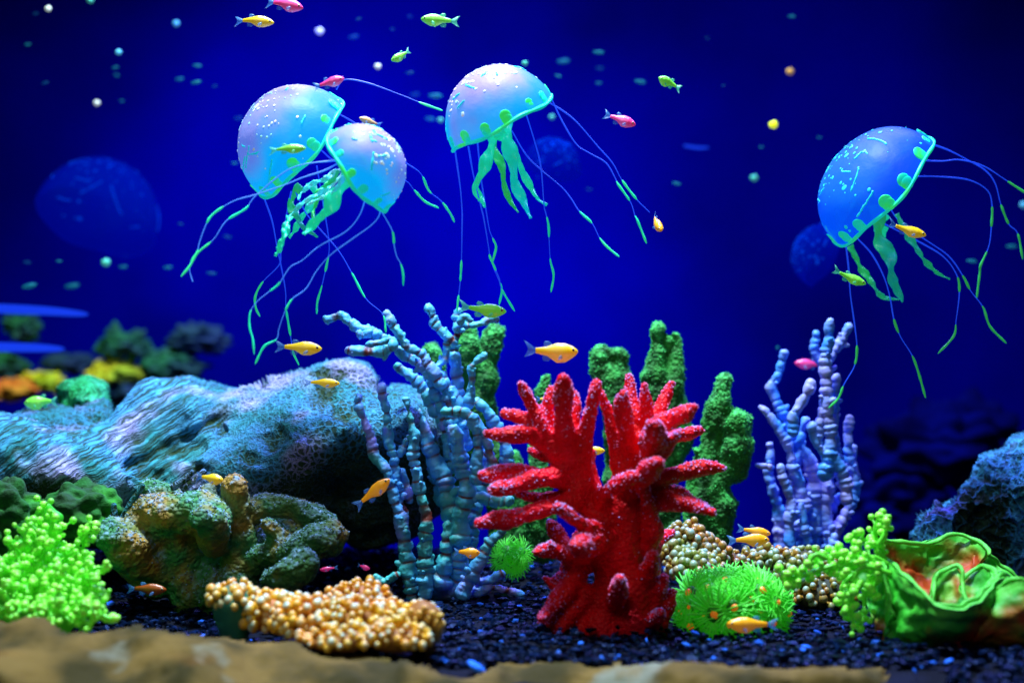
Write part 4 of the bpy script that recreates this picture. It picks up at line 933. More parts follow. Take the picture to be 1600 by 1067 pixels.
leaf([(1505,905,.985),(1525,892,.99),(1540,885,.985),(1552,892,.97),(1548,910,.955)], [(1500,985,.95),(1515,985,.95),(1530,985,.95),(1540,985,.945),(1545,985,.94)], .97, 0.008, 7, rag=.8)
leaf([(1330,880,1.0),(1345,872,1.0),(1362,880,.99),(1375,900,.985),(1380,930,.98)], [(1372,990,.97),(1374,992,.97),(1378,995,.97),(1382,998,.968),(1386,1000,.965)], .98, 0.0, 8, rag=.5)

# ------------------------------------------------------------------ jellyfish
def bell_mesh(R, H, seed, spots=True):
    nu, nv = 120, 46; u = np.linspace(0, 2 * math.pi, nu, endpoint=False); th = np.linspace(0.015, 1.0, nv) * (math.pi * 0.5)
    rad = R * np.sin(th) ** 0.92; z = H * np.cos(th) ** 1.05
    lob = 1 + 0.012 * np.cos(8 * u)[None, :] * (th / 1.57)[:, None] ** 2
    def shell(k):
        return np.stack([(rad * k)[:, None] * np.cos(u)[None] * lob, (rad * k)[:, None] * np.sin(u)[None] * lob, (z * k)[:, None] + np.zeros(nu)[None] - 0.0], -1)
    A = shell(1.0); Bi = shell(0.965)
    wz = (0.03 * R * np.sin(5 * u + seed)[None] * (th / 1.57)[:, None] ** 4); A[..., 2] += wz; Bi[..., 2] += wz; nn = nu * nv
    A = A.reshape(-1, 3); A = A * (1 + 0.012 * fbm(A, 30, 2, seed))[:, None]; Bi = Bi.reshape(-1, 3)
    i = np.arange(nv - 1)[:, None]; j = np.arange(nu)[None]; j2 = (j + 1) % nu
    F = np.stack([i * nu + j, (i + 1) * nu + j, (i + 1) * nu + j2, i * nu + j2], -1).reshape(-1, 4)
    jj = np.arange(nu); b0 = (nv - 1) * nu
    W = np.stack([b0 + jj, nn + b0 + jj, nn + b0 + (jj + 1) % nu, b0 + (jj + 1) % nu], -1)
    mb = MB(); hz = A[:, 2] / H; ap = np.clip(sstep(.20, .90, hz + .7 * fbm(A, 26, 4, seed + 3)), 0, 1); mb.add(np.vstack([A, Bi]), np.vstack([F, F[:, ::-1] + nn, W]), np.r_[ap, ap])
    rr = np.random.default_rng(seed)
    def surf(t, a, k=1.0): return np.array((R * math.sin(t) ** .92 * math.cos(a) * k, R * math.sin(t) ** .92 * math.sin(a) * k, H * math.cos(t) ** 1.05 * k + 0.03 * R * math.sin(5 * a + seed) * (t / 1.57) ** 4))
    if spots:
        for _ in range(130):
            t = abs(rr.normal(.45, .38)) + .03; a = rr.uniform(0, 6.28); c = surf(t, a, 1.004); s = rr.uniform(.7, 2.2) * S * (1 + .8 * (rr.random() < .15))
            nr_ = np.array((c[0] / R ** 2, c[1] / R ** 2, c[2] / H ** 2)); V, F_, U = blob((0, 0, 0), (s * rr.uniform(.8, 1.5), s, S * .35), 12, 8); V = np.array(Vector(nr_).to_track_quat('Z', 'Y').to_matrix()) @ V.T; mb.add(V.T + c, F_, 0, 1)
        for _ in range(13):
            t = rr.uniform(.45, 1.15); a = rr.uniform(0, 6.28); dt, da = rr.uniform(-.05, .05), rr.uniform(.02, .055) * rr.choice((-1, 1)); nq = rr.integers(3, 11)
            C = [surf(np.clip(t + q * dt + rr.uniform(-.008, .008), .1, 1.45), a + q * da, 1.003) for q in range(nq)]
            C = resample(C, .0010) * .994; V, F_, _ = sweep(C, S * rr.uniform(.9, 2.1, len(C)), 7); mb.add(V, F_, 0, 2)
    rim = MB(); a = np.linspace(0, 2 * math.pi, 121)
    C = np.array([surf(1.55, x, 1.0) for x in a]); V, F_, _ = sweep(C, S * (2.3 + .9 * np.abs(np.sin(a * 7))), 8, cap=False); rim.add(V, F_, 0)
    for k_ in range(14):
        x = 2 * math.pi * k_ / 14 + rr.uniform(-.04, .04); fs = R / (95 * S) * rr.uniform(.85, 1.1)
        for t, s in ((1.47, 8.5 * fs), (1.40, 8.8 * fs)):
            c = surf(t, x, .995); s = s * S; nrm = np.array((math.cos(x), math.sin(x), .3))
            V, F_, U = blob((0, 0, 0), (s * .18, s, s), 18, 12)
            Rz = np.array([[math.cos(x), -math.sin(x), 0], [math.sin(x), math.cos(x), 0], [0, 0, 1]]); rim.add(V @ Rz.T + c, F_, 0)
    return mb, rim
def jelly(label, cen, ax, tilt, R, H, D, m, arms, tents, sleeve='sleeve', strand='strand', seed=0, group='jellyfish hanging in the water', spots=True, roll=0.0, tr=1.25):
    k = D / 1.1
    t = thing('jellyfish', label, 'jellyfish', P(cen[0], cen[1], D), group)
    bm_, rim = bell_mesh(R * S * k, H * S * k, seed, spots)
    # axis: image-plane direction ax (x right, y up) leaned towards the camera by tilt degrees
    a = np.array((ax[0] * math.cos(math.radians(tilt)), -math.sin(math.radians(tilt)), ax[1] * math.cos(math.radians(tilt))))
    q = Vector(a).to_track_quat('Z', 'Y') @ Matrix.Rotation(roll, 3, 'Z').to_quaternion()
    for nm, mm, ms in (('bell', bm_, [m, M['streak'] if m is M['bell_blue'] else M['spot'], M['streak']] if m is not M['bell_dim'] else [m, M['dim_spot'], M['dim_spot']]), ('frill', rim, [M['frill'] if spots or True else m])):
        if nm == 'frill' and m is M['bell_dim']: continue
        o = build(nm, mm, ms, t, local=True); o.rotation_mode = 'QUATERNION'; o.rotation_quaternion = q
    if m is M['bell_dim']: return t
    rr = np.random.default_rng(seed)
    for n_, (pts, w0, am) in enumerate(arms):
        pts3 = [(x, y, D + (.006 * math.sin(i_ * 1.7 + n_)) + (.012 if n_ % 2 else -.004)) for i_, (x, y) in enumerate(pts)]
        C = resample(pxline(pts3), .0012); n = len(C); T, N, B = frames(C); s = np.linspace(0, 1, n)
        side = np.cross(T, np.array((0, -1, 0))); side /= np.linalg.norm(side, axis=1)[:, None]
        wd = L(w0, D) * .5 * (0.75 + .35 * np.sin(s * 16 + n_)) * np.clip(1.25 - s ** 2 * 1.05, .12, 1)
        wd2 = L(w0, D) * .5 * (0.75 + .35 * np.sin(s * 16 + n_ + 1.3)) * np.clip(1.25 - s ** 2 * 1.05, .12, 1)
        cols = []
        for c_ in np.linspace(-1, 1, 9):
            ww = np.where(c_ < 0, wd, wd2); cols.append(C + side * (c_ * ww)[:, None] + np.array((0, 1, 0)) * (L(5, D) * abs(c_) * np.sin(s * 34 + n_ + c_ * 2))[:, None])
        G_ = np.stack(cols, 1); V = G_.reshape(-1, 3); nc = 9
        i = np.arange(n - 1)[:, None]; j = np.arange(nc - 1)[None]; F = np.stack([i * nc + j, i * nc + j + 1, (i + 1) * nc + j + 1, (i + 1) * nc + j], -1).reshape(-1, 4)
        mb = MB(); mb.add(V, F); o = build('oral_arm', mb, M[am], t); sm = o.modifiers.new('thickness', 'SOLIDIFY'); sm.thickness = .0009; sm.offset = 0
    for n_, tn in enumerate(tents):
        pts, greens = tn[0], tn[1]; D2 = D + (tn[2] if len(tn) > 2 else rr.uniform(-.012, .02))
        C = resample(pxline([(x, y, D + (D2 - D) * i_ / len(pts)) for i_, (x, y) in enumerate(pts)]), .0015); n = len(C)
        mb = MB(); V, F, _ = sweep(C, L(np.linspace(tr, .55, n) * (1 + .18 * np.sin(np.arange(n) * .21 + n_)), D), 8); mb.add(V, F); o = build('tentacle', mb, M[strand], t)
        for (y0, y1) in greens:   # sleeve between two fractions of the length
            a0, a1 = int(y0 * (n - 1)), int(y1 * (n - 1)); CC = C[a0:a1 + 1]
            if len(CC) < 3: continue
            mb = MB(); ee = np.linspace(0, 1, len(CC)); w_ = L(2.05, D) * (1 + .14 * np.sin(np.arange(len(CC)) * .8 + n_)) * (.45 + .55 * np.clip(np.minimum(ee, 1 - ee) * 6, 0, 1) ** .5) * (1 - .2 * y0); V, F, _ = sweep(CC, w_, 10); mb.add(V, F)
            s_ = build('sleeve', mb, M[sleeve], t); s_.parent = o; s_.location = (0, 0, 0)
    return t
def fr(pts, *pairs):
    """turn sleeve end points (px) into fractions of the polyline's length"""
    p = np.array(pts, float); C = resample(np.c_[p, np.zeros(len(p))], 2.0)[:, :2]; out = []
    for a, b in pairs:
        ia = np.argmin(np.hypot(*(C - np.array(a)).T)); ib = np.argmin(np.hypot(*(C - np.array(b)).T)); out.append((min(ia, ib) / (len(C) - 1), max(ia, ib) / (len(C) - 1)))
    return (pts, out)
J1 = [
 fr([(412,308),(425,345),(433,387),(439,415),(446,454),(447,482),(454,525),(458,550),(467,570)],((447,482),(454,525)),((457,547),(467,570))),
 fr([(455,300),(445,350),(439,392),(436,414),(411,440),(399,463),(400,482),(406,494)],((411,440),(406,494))),
 fr([(462,300),(478,333),(498,356),(529,392),(551,429),(572,467),(598,491),(603,519)],((551,429),(572,467)),((600,497),(603,519))),
 fr([(495,260),(509,342),(514,378),(513,401),(503,446),(496,471),(495,490)],((513,401),(509,425)),((503,446),(495,490))),
 fr([(526,140),(538,125),(574,130),(630,150),(657,161),(691,173)],((657,161),(691,173))),
 fr([(518,172),(558,195),(600,225),(632,253),(657,271),(670,298),(689,314),(703,333),(710,347)],((657,271),(670,298)),((689,314),(710,347))) + (.06,),
 fr([(502,235),(526,253),(580,262),(631,281),(647,297),(664,315),(685,325)],((645,293),(685,325))) + (.06,),
]
A1 = [([(470,290),(456,310),(458,330),(472,352),(484,362),(496,371)],14,'arm_green'), ([(484,285),(494,310),(478,330),(466,350),(452,372)],14,'arm')]
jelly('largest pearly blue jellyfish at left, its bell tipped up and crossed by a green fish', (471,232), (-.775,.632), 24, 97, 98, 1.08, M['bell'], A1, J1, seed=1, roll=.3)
J3 = [
 fr([(527,256),(506,267),(472,278),(445,289),(401,304),(366,314),(335,333),(323,349),(312,378),(308,394),(297,415),(283,432)],((351,324),(323,349)),((309,392),(283,432))) + (-.03,),
 fr([(531,250),(458,262),(401,305),(384,326),(354,345),(337,370),(326,381),(309,395),(297,412),(297,426),(301,440)],((384,326),(354,345)),((326,381),(298,412))) + (-.03,),
 fr([(574,300),(562,336),(540,362),(500,384),(472,407),(453,418),(436,443),(419,457),(402,471),(391,488),(390,511),(395,530),(397,553)],((434,445),(419,457)),((391,488),(397,553))) + (-.02,),
 fr([(594,325),(592,338),(579,353),(551,373),(517,398),(495,423),(478,451),(457,467),(446,485),(436,513),(432,530),(413,541),(399,568)],((457,467),(446,485)),((432,530),(399,568))) + (-.02,),
 fr([(596,330),(613,361),(616,384),(620,401),(626,412),(630,429),(630,446)],((613,361),(616,384)),((626,412),(630,446))),
]
A3 = [([(548,262),(540,285),(529,300),(512,325),(500,342),(486,354),(474,366)],26,'arm'), ([(545,262),(515,292),(488,308),(465,325),(450,342)],9,'arm_white'), ([(452,338),(446,360),(438,385),(430,400)],13,'arm'),
      ([(540,260),(510,278),(485,290),(472,300),(466,312)],9,'arm_white'), ([(544,268),(520,300),(500,310),(478,322)],7,'arm_white'), ([(530,268),(500,300),(492,322),(488,345)],10,'arm_green')]
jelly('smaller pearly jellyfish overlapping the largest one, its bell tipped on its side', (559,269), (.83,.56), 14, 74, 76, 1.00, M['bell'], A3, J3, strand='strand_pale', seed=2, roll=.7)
J2 = [
 fr([(711,235),(719,292),(722,330),(722,350),(721,407),(719,442),(716,467),(714,487)],((721,407),(719,442)),((716,465),(714,487))),
 fr([(732,230),(740,275),(752,325),(756,342),(764,390),(765,400),(771,414),(780,435),(784,452),(804,486)],((765,400),(775,424)),((784,452),(804,486))),
 fr([(746,222),(752,280),(760,332),(765,360),(771,375),(775,387),(770,412),(777,432),(784,452),(780,476)],((771,375),(770,412)),((782,446),(780,476))),
 fr([(822,178),(835,220),(845,260),(850,320),(852,330),(857,352),(858,375),(860,407),(865,430),(861,456)],((855,340),(858,375)),((860,408),(861,456))),
 fr([(800,205),(822,242),(845,265),(877,292),(892,310),(905,330),(925,349),(937,372),(950,387),(967,401)],((905,330),(925,349)),((938,373),(967,401))) + (-.02,),
 fr([(862,155),(877,187),(900,225),(922,240),(947,255),(962,280),(965,287),(985,316),(992,337),(995,342),(1010,380)],((965,287),(985,316)),((995,342),(1010,380))),
 fr([(857,160),(880,174),(902,192),(935,230),(957,255),(972,282),(995,312),(1015,332)],((972,282),(995,312))),
]
A2 = [([(772,195),(768,215),(767,238),(755,262),(744,292),(750,308),(757,324)],20,'arm'), ([(775,195),(772,225),(782,258),(789,290),(797,315),(810,332)],14,'arm_green'), ([(790,190),(795,215),(797,242),(806,285),(818,318),(830,341)],22,'arm'),
      ([(785,190),(800,232),(815,262),(830,296),(842,312),(855,320)],14,'arm'), ([(770,185),(782,205),(792,235)],26,'arm')]
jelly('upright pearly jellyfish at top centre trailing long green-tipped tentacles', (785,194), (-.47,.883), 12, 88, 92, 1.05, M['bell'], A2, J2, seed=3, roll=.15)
J4 = [
 fr([(1445,222),(1482,235),(1515,252),(1540,267),(1555,287),(1564,320),(1576,350),(1590,365),(1598,405)],((1564,320),(1576,350)),((1590,365),(1598,405))),
 fr([(1432,250),(1470,252),(1500,250),(1537,260),(1572,282),(1600,300),(1630,318)],((1575,286),(1630,318))),
 fr([(1415,276),(1462,276),(1512,281),(1542,297),(1550,320),(1549,355),(1545,385),(1532,415),(1531,425),(1526,466)],((1550,325),(1548,358)),((1541,395),(1526,466))),
 fr([(1382,350),(1440,380),(1475,402),(1495,430),(1499,457),(1494,500),(1490,525),(1466,552)],((1495,432),(1499,457)),((1492,510),(1466,552))),
 fr([(1385,316),(1405,345),(1442,372),(1482,400),(1505,432),(1517,455),(1536,480),(1547,510),(1572,536)],((1505,432),(1517,455)),((1536,480),(1572,536))),
 fr([(1339,372),(1362,397),(1380,430),(1390,462),(1397,500),(1407,526),(1425,555),(1435,582),(1446,621)],((1397,502),(1407,526)),((1427,558),(1446,621))),
 fr([(1322,385),(1326,420),(1329,462),(1336,512),(1339,545),(1335,572),(1319,600),(1310,622),(1295,637)],((1337,540),(1336,570)),((1319,602),(1295,637))),
]
A4 = [([(1372,320),(1372,360),(1385,392),(1392,420),(1400,450),(1410,472)],26,'arm_green'), ([(1327,385),(1345,417),(1365,447),(1382,465),(1404,468)],11,'arm_green'), ([(1400,335),(1425,378),(1440,400),(1462,425),(1484,436)],10,'arm_green'), ([(1378,320),(1376,350),(1382,380)],24,'arm')]
jelly('deep blue jellyfish at right with cyan dashes, leaning on its side', (1380,300), (-.78,.625), 6, 107, 91, 1.12, M['bell_blue'], A4, J4, sleeve='sleeve_dark', seed=4, roll=.9, tr=1.35)
jelly('large faint blurred jellyfish ghost far behind at the left', (150,345), (.5,.86), 25, 95, 100, 1.62, M['bell_dim'], [], [], seed=5, spots=True, group='faint jellyfish ghosts')  # faint ghost images, modelled as dim bells
jelly('faint dark blue jellyfish ghost behind the top centre jellyfish', (862,262), (.3,.95), 30, 46, 46, 1.50, M['bell_dim'], [], [], seed=6, spots=True, group='faint jellyfish ghosts')
jelly('faint dark blue jellyfish ghost behind the right jellyfish', (1288,400), (-.9,.42), 10, 52, 50, 1.45, M['bell_dim'], [], [], seed=7, spots=True, group='faint jellyfish ghosts')

# ------------------------------------------------------------------ fish
def fish_proto(kind, fat=1.0, bend=0):
    """unit fish: nose at +0.5 x, tail tip at -0.5 x, up = z"""
    n = 34; xs = np.linspace(0.5, -0.30, n); u = np.linspace(0, 1, n)
    top = 0.140 * np.interp(u, [0, .04, .12, .3, .5, .75, 1], [.10, .34, .62, .98, 1.0, .55, .30])
    bot = 0.160 * fat * np.interp(u, [0, .04, .12, .3, .5, .72, 1], [.10, .30, .55, .95, 1.0, .42, .24])
    wd = 0.095 * fat * np.interp(u, [0, .04, .12, .3, .5, .75, 1], [.12, .38, .75, 1, .92, .45, .14])
    seg = 22; a = np.linspace(0, 2 * math.pi, seg, endpoint=False); ca, sa = np.cos(a), np.sin(a)
    V = np.zeros((n, seg, 3)); V[:, :, 0] = xs[:, None]
    V[:, :, 1] = wd[:, None] * ca[None] * (1 - .12 * sa[None] ** 2)
    V[:, :, 2] = np.where(sa[None] > 0, top[:, None], bot[:, None]) * sa[None]
    V = V.reshape(-1, 3); i = np.arange(n - 1)[:, None]; j = np.arange(seg)[None]; j2 = (j + 1) % seg
    F = np.stack([i * seg + j, (i + 1) * seg + j, (i + 1) * seg + j2, i * seg + j2], -1).reshape(-1, 4)
    att = sstep(.0, -.12, V[:, 2]) * .7 + .35 * np.exp(-((V[:, 0] - .08) / .12) ** 2) * sstep(.07, 0, np.abs(V[:, 2]))
    mb = MB(); mb.add(V, F, np.clip(att, 0, 1))
    mb.F.append(np.array([list(range(seg))])); mb.MI.append(np.array([0])); mb.F.append(np.array([list(range((n - 1) * seg, n * seg))[::-1]])); mb.MI.append(np.array([0]))
    V, F, _ = blob((.475, 0, -.012), (.02, .018, .008), 10, 6); mb.add(V, F, .4)
    def fin(poly, name, y=0.0, th=.006, yaw=0.0, wave=0.0):
        p = np.array(poly); m_ = MB(); n_ = len(p); c = p.mean(0)
        ring = [np.array((x, y, z)) for x, z in p]; cen = np.array((c[0], y, c[1]))
        f, b = [], []
        for q in ring:
            off = (q[0] - p[0][0]); yy = y + math.tan(yaw) * abs(off) * (1 if y >= 0 else -1) + wave * math.sin(q[0] * 20)
            f.append((q[0], yy - th * .3, q[2])); b.append((q[0], yy + th * .3, q[2]))
        cy = np.mean([t_[1] for t_ in f]); Vv = np.array(f + b + [(cen[0], cy - th, cen[2]), (cen[0], cy + th, cen[2])])
        T_ = [(k_, (k_ + 1) % n_, 2 * n_) for k_ in range(n_)] + [((k_ + 1) % n_ + n_, k_ + n_, 2 * n_ + 1) for k_ in range(n_)]
        m_.add(Vv, np.array(T_)); m_.F.append(np.array([(k_, k_ + n_, (k_ + 1) % n_ + n_, (k_ + 1) % n_) for k_ in range(n_)])); m_.MI.append(np.zeros(n_, int)); return name, m_
    fins = [fin([(-.28, .028), (-.34, .055), (-.43, .105), (-.52, .135), (-.47, .06), (-.44, .0), (-.46, -.055), (-.52, -.14), (-.42, -.105), (-.34, -.06), (-.28, -.028)], 'tail_fin', wave=.004),
            fin([(.02, .12), (-.04, .165), (-.12, .17), (-.15, .12), (-.12, .085)], 'dorsal_fin'),
            fin([(.0, -.12), (-.05, -.165), (-.15, -.165), (-.18, -.10), (-.14, -.06)], 'anal_fin'),
            fin([(.24, -.05), (.20, -.12), (.12, -.15), (.13, -.09), (.19, -.045)], 'pectoral_fin', y=.07, yaw=.5),
            fin([(.24, -.05), (.20, -.12), (.12, -.15), (.13, -.09), (.19, -.045)], 'pectoral_fin', y=-.07, yaw=.5)]
    root = bpy.data.objects.new('fish', None); COL.objects.link(root); root.empty_display_size = .2
    def bent(m_):
        for v_ in m_.V: v_[:, 1] += bend * .42 * np.clip(.12 - v_[:, 0], 0, 1) ** 2; v_[:, 2] -= bend * .16 * np.clip(.05 - v_[:, 0], 0, 1) ** 2
    bent(mb); build('body', mb, FM[kind], root, local=True)
    fm = M['fin_green'] if kind == 'green' else M['fin']
    for nm, m_ in fins: bent(m_); build(nm, m_, fm, root, local=True)
    for sd in (-1, 1):
        e = MB(); V, F, _ = blob((.402, sd * .061 * (.6 + .4 * fat), .020), (.032, .016, .032), 16, 10); e.add(V, F); eo = build('eye', e, M['eye_white'], root, local=True)
        e = MB(); V, F, _ = blob((.405, sd * .074 * (.6 + .4 * fat), .020), (.022, .008, .022), 12, 8); e.add(V, F); build('pupil', e, M['eye_black'], eo, local=True)
    return root
def kids(o): return [c for c in COL.objects if c.parent == o]
PROTO = {}
def fish(kind, head, tail, D, label, fat=1.0, yaw=0.0, roll=0.0, full=1.0, dim=False):
    bend = (int(head[0]) * 7 + int(head[1])) % 3 - 1; key = (kind, round(fat, 1), bend)
    if key not in PROTO: PROTO[key] = [fish_proto(kind, fat, bend), False, None]
    p = PROTO[key]
    if not p[1]: r = p[0]; p[1] = True; p[2] = [(c, kids(c)) for c in kids(r)]
    else:
        r = p[0].copy(); COL.objects.link(r)
        for c, gs in p[2]:
            cc_ = c.copy(); COL.objects.link(cc_); cc_.parent = r
            for g_ in gs: gg = g_.copy(); COL.objects.link(gg); gg.parent = cc_
    a = P(*head, D); b = P(*tail, D); d = a - b; ln = np.linalg.norm(d) / max(.2, math.cos(yaw)); mid = (a + b) / 2
    x = d / np.linalg.norm(d); flip = x[0] < 0
    x3 = np.array((x[0] * math.cos(yaw), -math.sin(yaw), x[2] * math.cos(yaw)))
    z = np.array((0, 0, 1.0)); z = z - x3 * z.dot(x3); z /= np.linalg.norm(z); z = z * math.cos(roll) + np.cross(z, x3) * math.sin(roll); y = np.cross(z, x3)
    m4 = Matrix([[x3[0], y[0], z[0], mid[0]], [x3[1], y[1], z[1], mid[1]], [x3[2], y[2], z[2], mid[2]], [0, 0, 0, 1]])
    r.rotation_mode = 'QUATERNION'; r.rotation_quaternion = m4.to_quaternion(); r.location = mid; r.scale = (ln, ln * full, ln * full)
    tag(r, label, 'fish', 'small bright fish swimming in the tank'); return r
FISH = [
 ('pink',(474,14),(414,-2),1.05,'pink fish cut by the top edge of the view',1.0,.1,0,1.1),
 ('yellow',(428,36),(366,29),1.06,'pale yellow fish near the top edge just below the pink one',1.0,.0,0,.95),
 ('green',(658,30),(717,34),1.06,'green fish facing left near the top edge between two jellyfish',1.0,.0,0,1.1),
 ('green',(612,96),(642,78),1.05,'small plump green fish diving left above the jellyfish gap',1.2,.3,0,1.1),
 ('pink',(538,123),(490,136),1.03,'pink fish touching the top rim of the largest jellyfish',1.0,.1,0,1.1),
 ('tan',(562,185),(596,196),1.12,'little tan fish above the smaller tilted jellyfish',1.0,.3,0,1.0),
 ('green',(478,232),(420,233),0.98,'yellow-green fish in front of the largest jellyfish bell',1.0,.0,0,.85),
 ('green',(1029,122),(1063,137),1.10,'small curled green fish high in open water right of centre',1.2,.2,.2,1.3),
 ('pink',(993,196),(944,178),1.08,'pink fish diving right beside the top centre jellyfish',1.0,.1,0,1.15),
 ('orange',(1032,362),(1018,332),1.08,'orange fish seen head on, at the tips of the centre jellyfish tentacles',1.2,.9,0,.95),
 ('yellow',(1447,368),(1386,351),1.06,'orange-yellow fish under the deep blue jellyfish bell',1.0,.0,0,.9),
 ('green',(1353,444),(1300,423),1.06,'bright green fish below the deep blue jellyfish',1.0,.0,0,.9),
 ('green',(791,487),(718,481),1.04,'green and yellow fish above the tip of the blue staghorn coral',1.0,.0,0,1.0),
 ('yellow',(503,545),(430,541),1.04,'golden fish just above the big boulder crest',1.0,.0,0,1.0),
 ('yellow',(903,549),(820,549),1.02,'large pot-bellied golden fish in open water above the red coral',1.2,.0,0,1.15),
 ('yellow',(531,599),(474,596),1.05,'slim yellow fish against the crest of the boulder',1.0,.0,0,.85),
 ('yellow',(350,749),(306,744),1.00,'plump yellow fish above the brown lobed coral',1.2,.3,0,1.15),
 ('orange',(609,748),(555,792),1.02,'orange fish nosing up towards the left stems of the blue coral',1.0,.0,0,1.0),
 ('orange',(750,863),(708,861),1.04,'small orange fish low in front of the blue coral base',1.2,.1,0,1.2),
 ('orange',(1202,843),(1138,843),1.06,'golden fish in front of its pair beside the lilac coral',1.0,.0,0,1.1),
 ('orange',(1204,834),(1152,825),1.10,'orange fish half hidden behind its pair beside the lilac coral',1.0,.0,0,1.0),
 ('orange',(1136,974),(1215,975),0.94,'large orange fish facing left at the foot of the green anemone',1.2,.0,0,.95),
 ('pink',(1242,567),(1290,571),1.27,'pink fish passing behind the top of the lilac coral',1.0,.0,0,1.1),
 ('rust',(260,921),(196,918),1.02,'dim rust-coloured fish low in shadow under the lobed coral',1.0,.0,0,.95),
 ('pink',(500,890),(528,886),1.12,'tiny pink fish low behind the amber bead coral',1.0,.0,0,.9),
 ('pink',(578,888),(558,882),1.12,'pink fish nose peeking out left of the blue coral base',1.2,.2,0,1.2),
 ('yellow',(868,624),(838,623),1.13,'yellow fish hidden behind the upper left fingers of the red coral',1.0,.0,0,1.2),
 ('yellow',(912,696),(872,700),1.13,'yellow fish glimpsed through the middle of the red coral',1.2,.0,0,1.1),
 ('yellow',(945,704),(905,701),1.10,'yellow fish seen in the gap at the heart of the red coral',1.2,.0,0,1.0),
 ('orange',(972,672),(962,705),1.11,'orange fish diving behind the upper gap of the red coral',1.2,.3,0,1.2),
 ('yellow',(947,888),(925,892),1.10,'yellow fish peeking through the trunk gap of the red coral',1.2,.2,0,1.4),
 ('green',(38,630),(92,624),1.22,'blurred yellow-green fish beside the mossy stone at left',1.2,.0,0,1.2),
]
for f in FISH: fish(*f[:5], fat=f[5], yaw=f[6], roll=f[7], full=f[8])

# ------------------------------------------------------------------ drifting specks
def speck_mat(name, c, es, al=1.0): return mat(name, c, rough=.5, spec=.1, emis=c, es=es, alpha=al)
SM = {'w': speck_mat('cream_speck', (.75, .85, .75), .45), 'c': speck_mat('cyan_speck', (.10, .50, .75), .40), 't': speck_mat('teal_speck', (.01, .22, .26), .18, .55), 'd': speck_mat('dim_speck', (.0, .08, .20), .12, .4),
      'g': speck_mat('green_speck', (.08, .55, .40), .4), 'y': speck_mat('yellow_speck', (.75, .85, .02), .9), 'o': speck_mat('orange_speck', (.7, .40, .08), .4)}
SP = [(75,14,'w',7),(141,1,'g',7),(275,37,'c',7),(185,82,'c',7),(151,161,'w',7),(499,49,'w',8),(590,104,'w',7),(688,188,'g',6),(672,186,'t',6),(366,255,'t',7),(862,183,'g',6),(820,99,'g',6),
      (1237,26,'t',6),(1234,112,'o',8),(1208,195,'y',10),(1189,230,'t',7),(1178,278,'g',8),(1057,287,'t',7),(1580,385,'t',7),(1599,320,'c',8),(282,350,'d',9),(262,418,'t',9),(330,427,'d',9),(165,410,'g',10),(192,417,'t',10),
      (92,408,'t',9),(42,410,'d',8),(112,447,'t',12),(45,447,'t',10),(180,106,'t',8),(182,118,'t',8),(308,103,'t',9),(280,124,'t',7),(306,129,'t',7),(335,135,'d',7),(190,158,'t',7),(70,130,'d',8),(43,70,'t',5),
      (880,96,'t',8),(872,119,'t',8),(935,130,'t',9),(937,107,'d',8),(1000,128,'t',9),(552,58,'d',7),(560,30,'d',7),(613,46,'d',7),(640,26,'d',5),(640,114,'d',7),(680,150,'t',9),(920,296,'d',7),(1215,543,'t',8),(355,370,'d',9),(648,148,'d',8),(935,82,'t',7),(1105,60,'d',5),(1130,134,'d',6),(55,22,'d',6),(372,185,'d',7),(1518,408,'t',7),(1280,215,'t',5)]
UN = {1234: 'small orange speck floating at upper right', 1208: 'bright yellow round speck floating left of the deep blue jellyfish', 75: 'cream round speck nearest the top left corner', 499: 'cream round speck below the pink fish near the top edge', 151: 'cream round speck alone in dark water at upper left', 1178: 'green round speck below the bright yellow speck'}
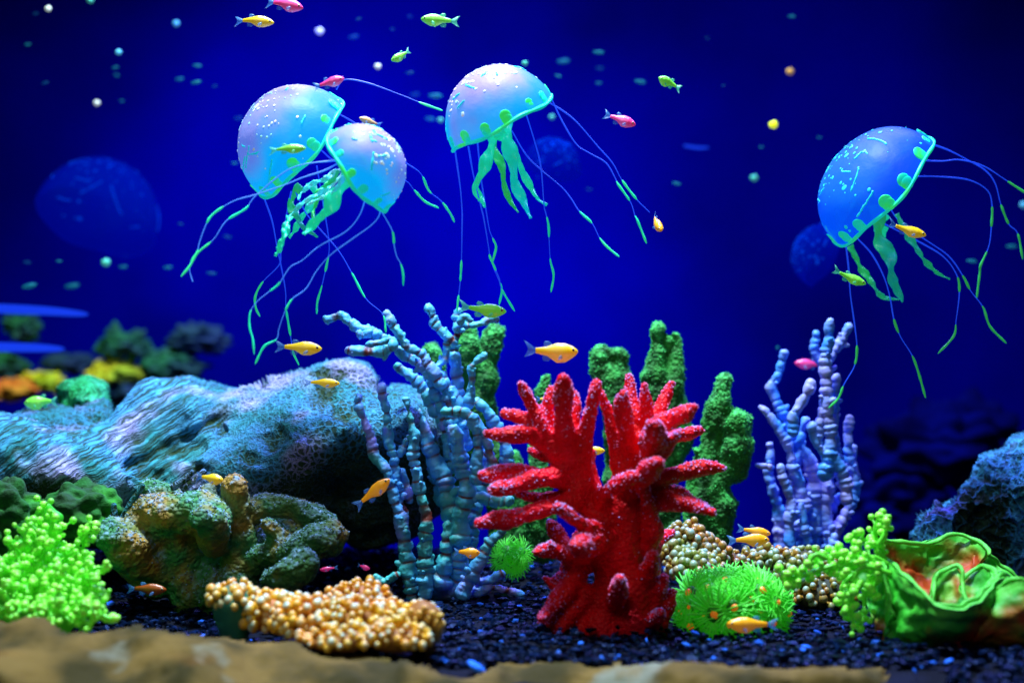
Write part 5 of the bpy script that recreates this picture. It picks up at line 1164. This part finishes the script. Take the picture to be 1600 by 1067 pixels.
LM = {'the top left corner': (0, 0), 'the largest jellyfish bell': (440, 215), 'the top centre jellyfish bell': (780, 165), 'the deep blue jellyfish': (1370, 290), 'the big faint jellyfish ghost': (150, 340),
      'the blue light streaks': (60, 500), 'the yellow fish near the top': (397, 33), 'the green fish facing left at the top': (688, 32), 'the plump green fish': (627, 88), 'the pink fish in open water': (970, 188),
      'the curled green fish': (1046, 130), 'the bright yellow speck': (1208, 195), 'the tiny tan fish': (579, 189), 'the lilac coral': (1260, 560), 'the head-on orange fish': (1028, 346)}
USED = {}
def speck_label(b, x, y):
    for nm, (lx, ly) in sorted(LM.items(), key=lambda i_: math.hypot(i_[1][0] - x, i_[1][1] - y)):
        dx, dy = x - lx, y - ly; far_ = math.hypot(dx, dy)
        v_ = 'above' if dy < -abs(dx) * .4 else 'below' if dy > abs(dx) * .4 else 'level'
        h_ = 'left' if dx < -abs(dy) * .4 else 'right' if dx > abs(dy) * .4 else ''
        w_ = (v_ + (' and ' + h_ + ' of' if h_ else '')) if v_ != 'level' else 'directly ' + h_ + ' of'
        l_ = b + (' just ' if far_ < 60 else ' ' if far_ < 130 else ' well ') + w_ + ' ' + nm
        if l_ not in USED: USED[l_] = 1; return l_
    return l_
mats_done = {}
for k, (x, y, c, r) in enumerate(SP):
    D = 1.36 + (k * 37 % 11) * .022; c0 = P(x, y, D); long_ = c in 'td' and y < 460
    key = (c, long_)
    if key not in mats_done:
        mb = MB(); V, F, U = blob((0, 0, 0), (1.7, .8, .6) if long_ else (1, 1, 1), 16, 12); V = V * (1 + .25 * vnoise(U, 2, 5))[:, None]; mb.add(V, F)
        o = build('speck', mb, SM[c], origin=(0, 0, 0)); mats_done[key] = o
    else: o = mats_done[key].copy(); COL.objects.link(o)
    o.location = c0; q = L(r, D) * (.50 if c in 'td' else .62); q *= (.55, .8, 1.0, 1.25, .7)[k % 5] if c in 'td' else 1; o.scale = (q, q, q); o.rotation_euler = (0, RNG.uniform(-.25, .25), 0)
    base_ = {'w': 'cream round speck', 'g': 'pale green speck', 'c': 'light blue speck', 't': 'blurred teal speck', 'd': 'very faint teal speck'}.get(c, 'speck')
    lab = UN.get(x) or speck_label(base_, x, y)
    tag(o, lab, 'speck', 'specks floating in the water')
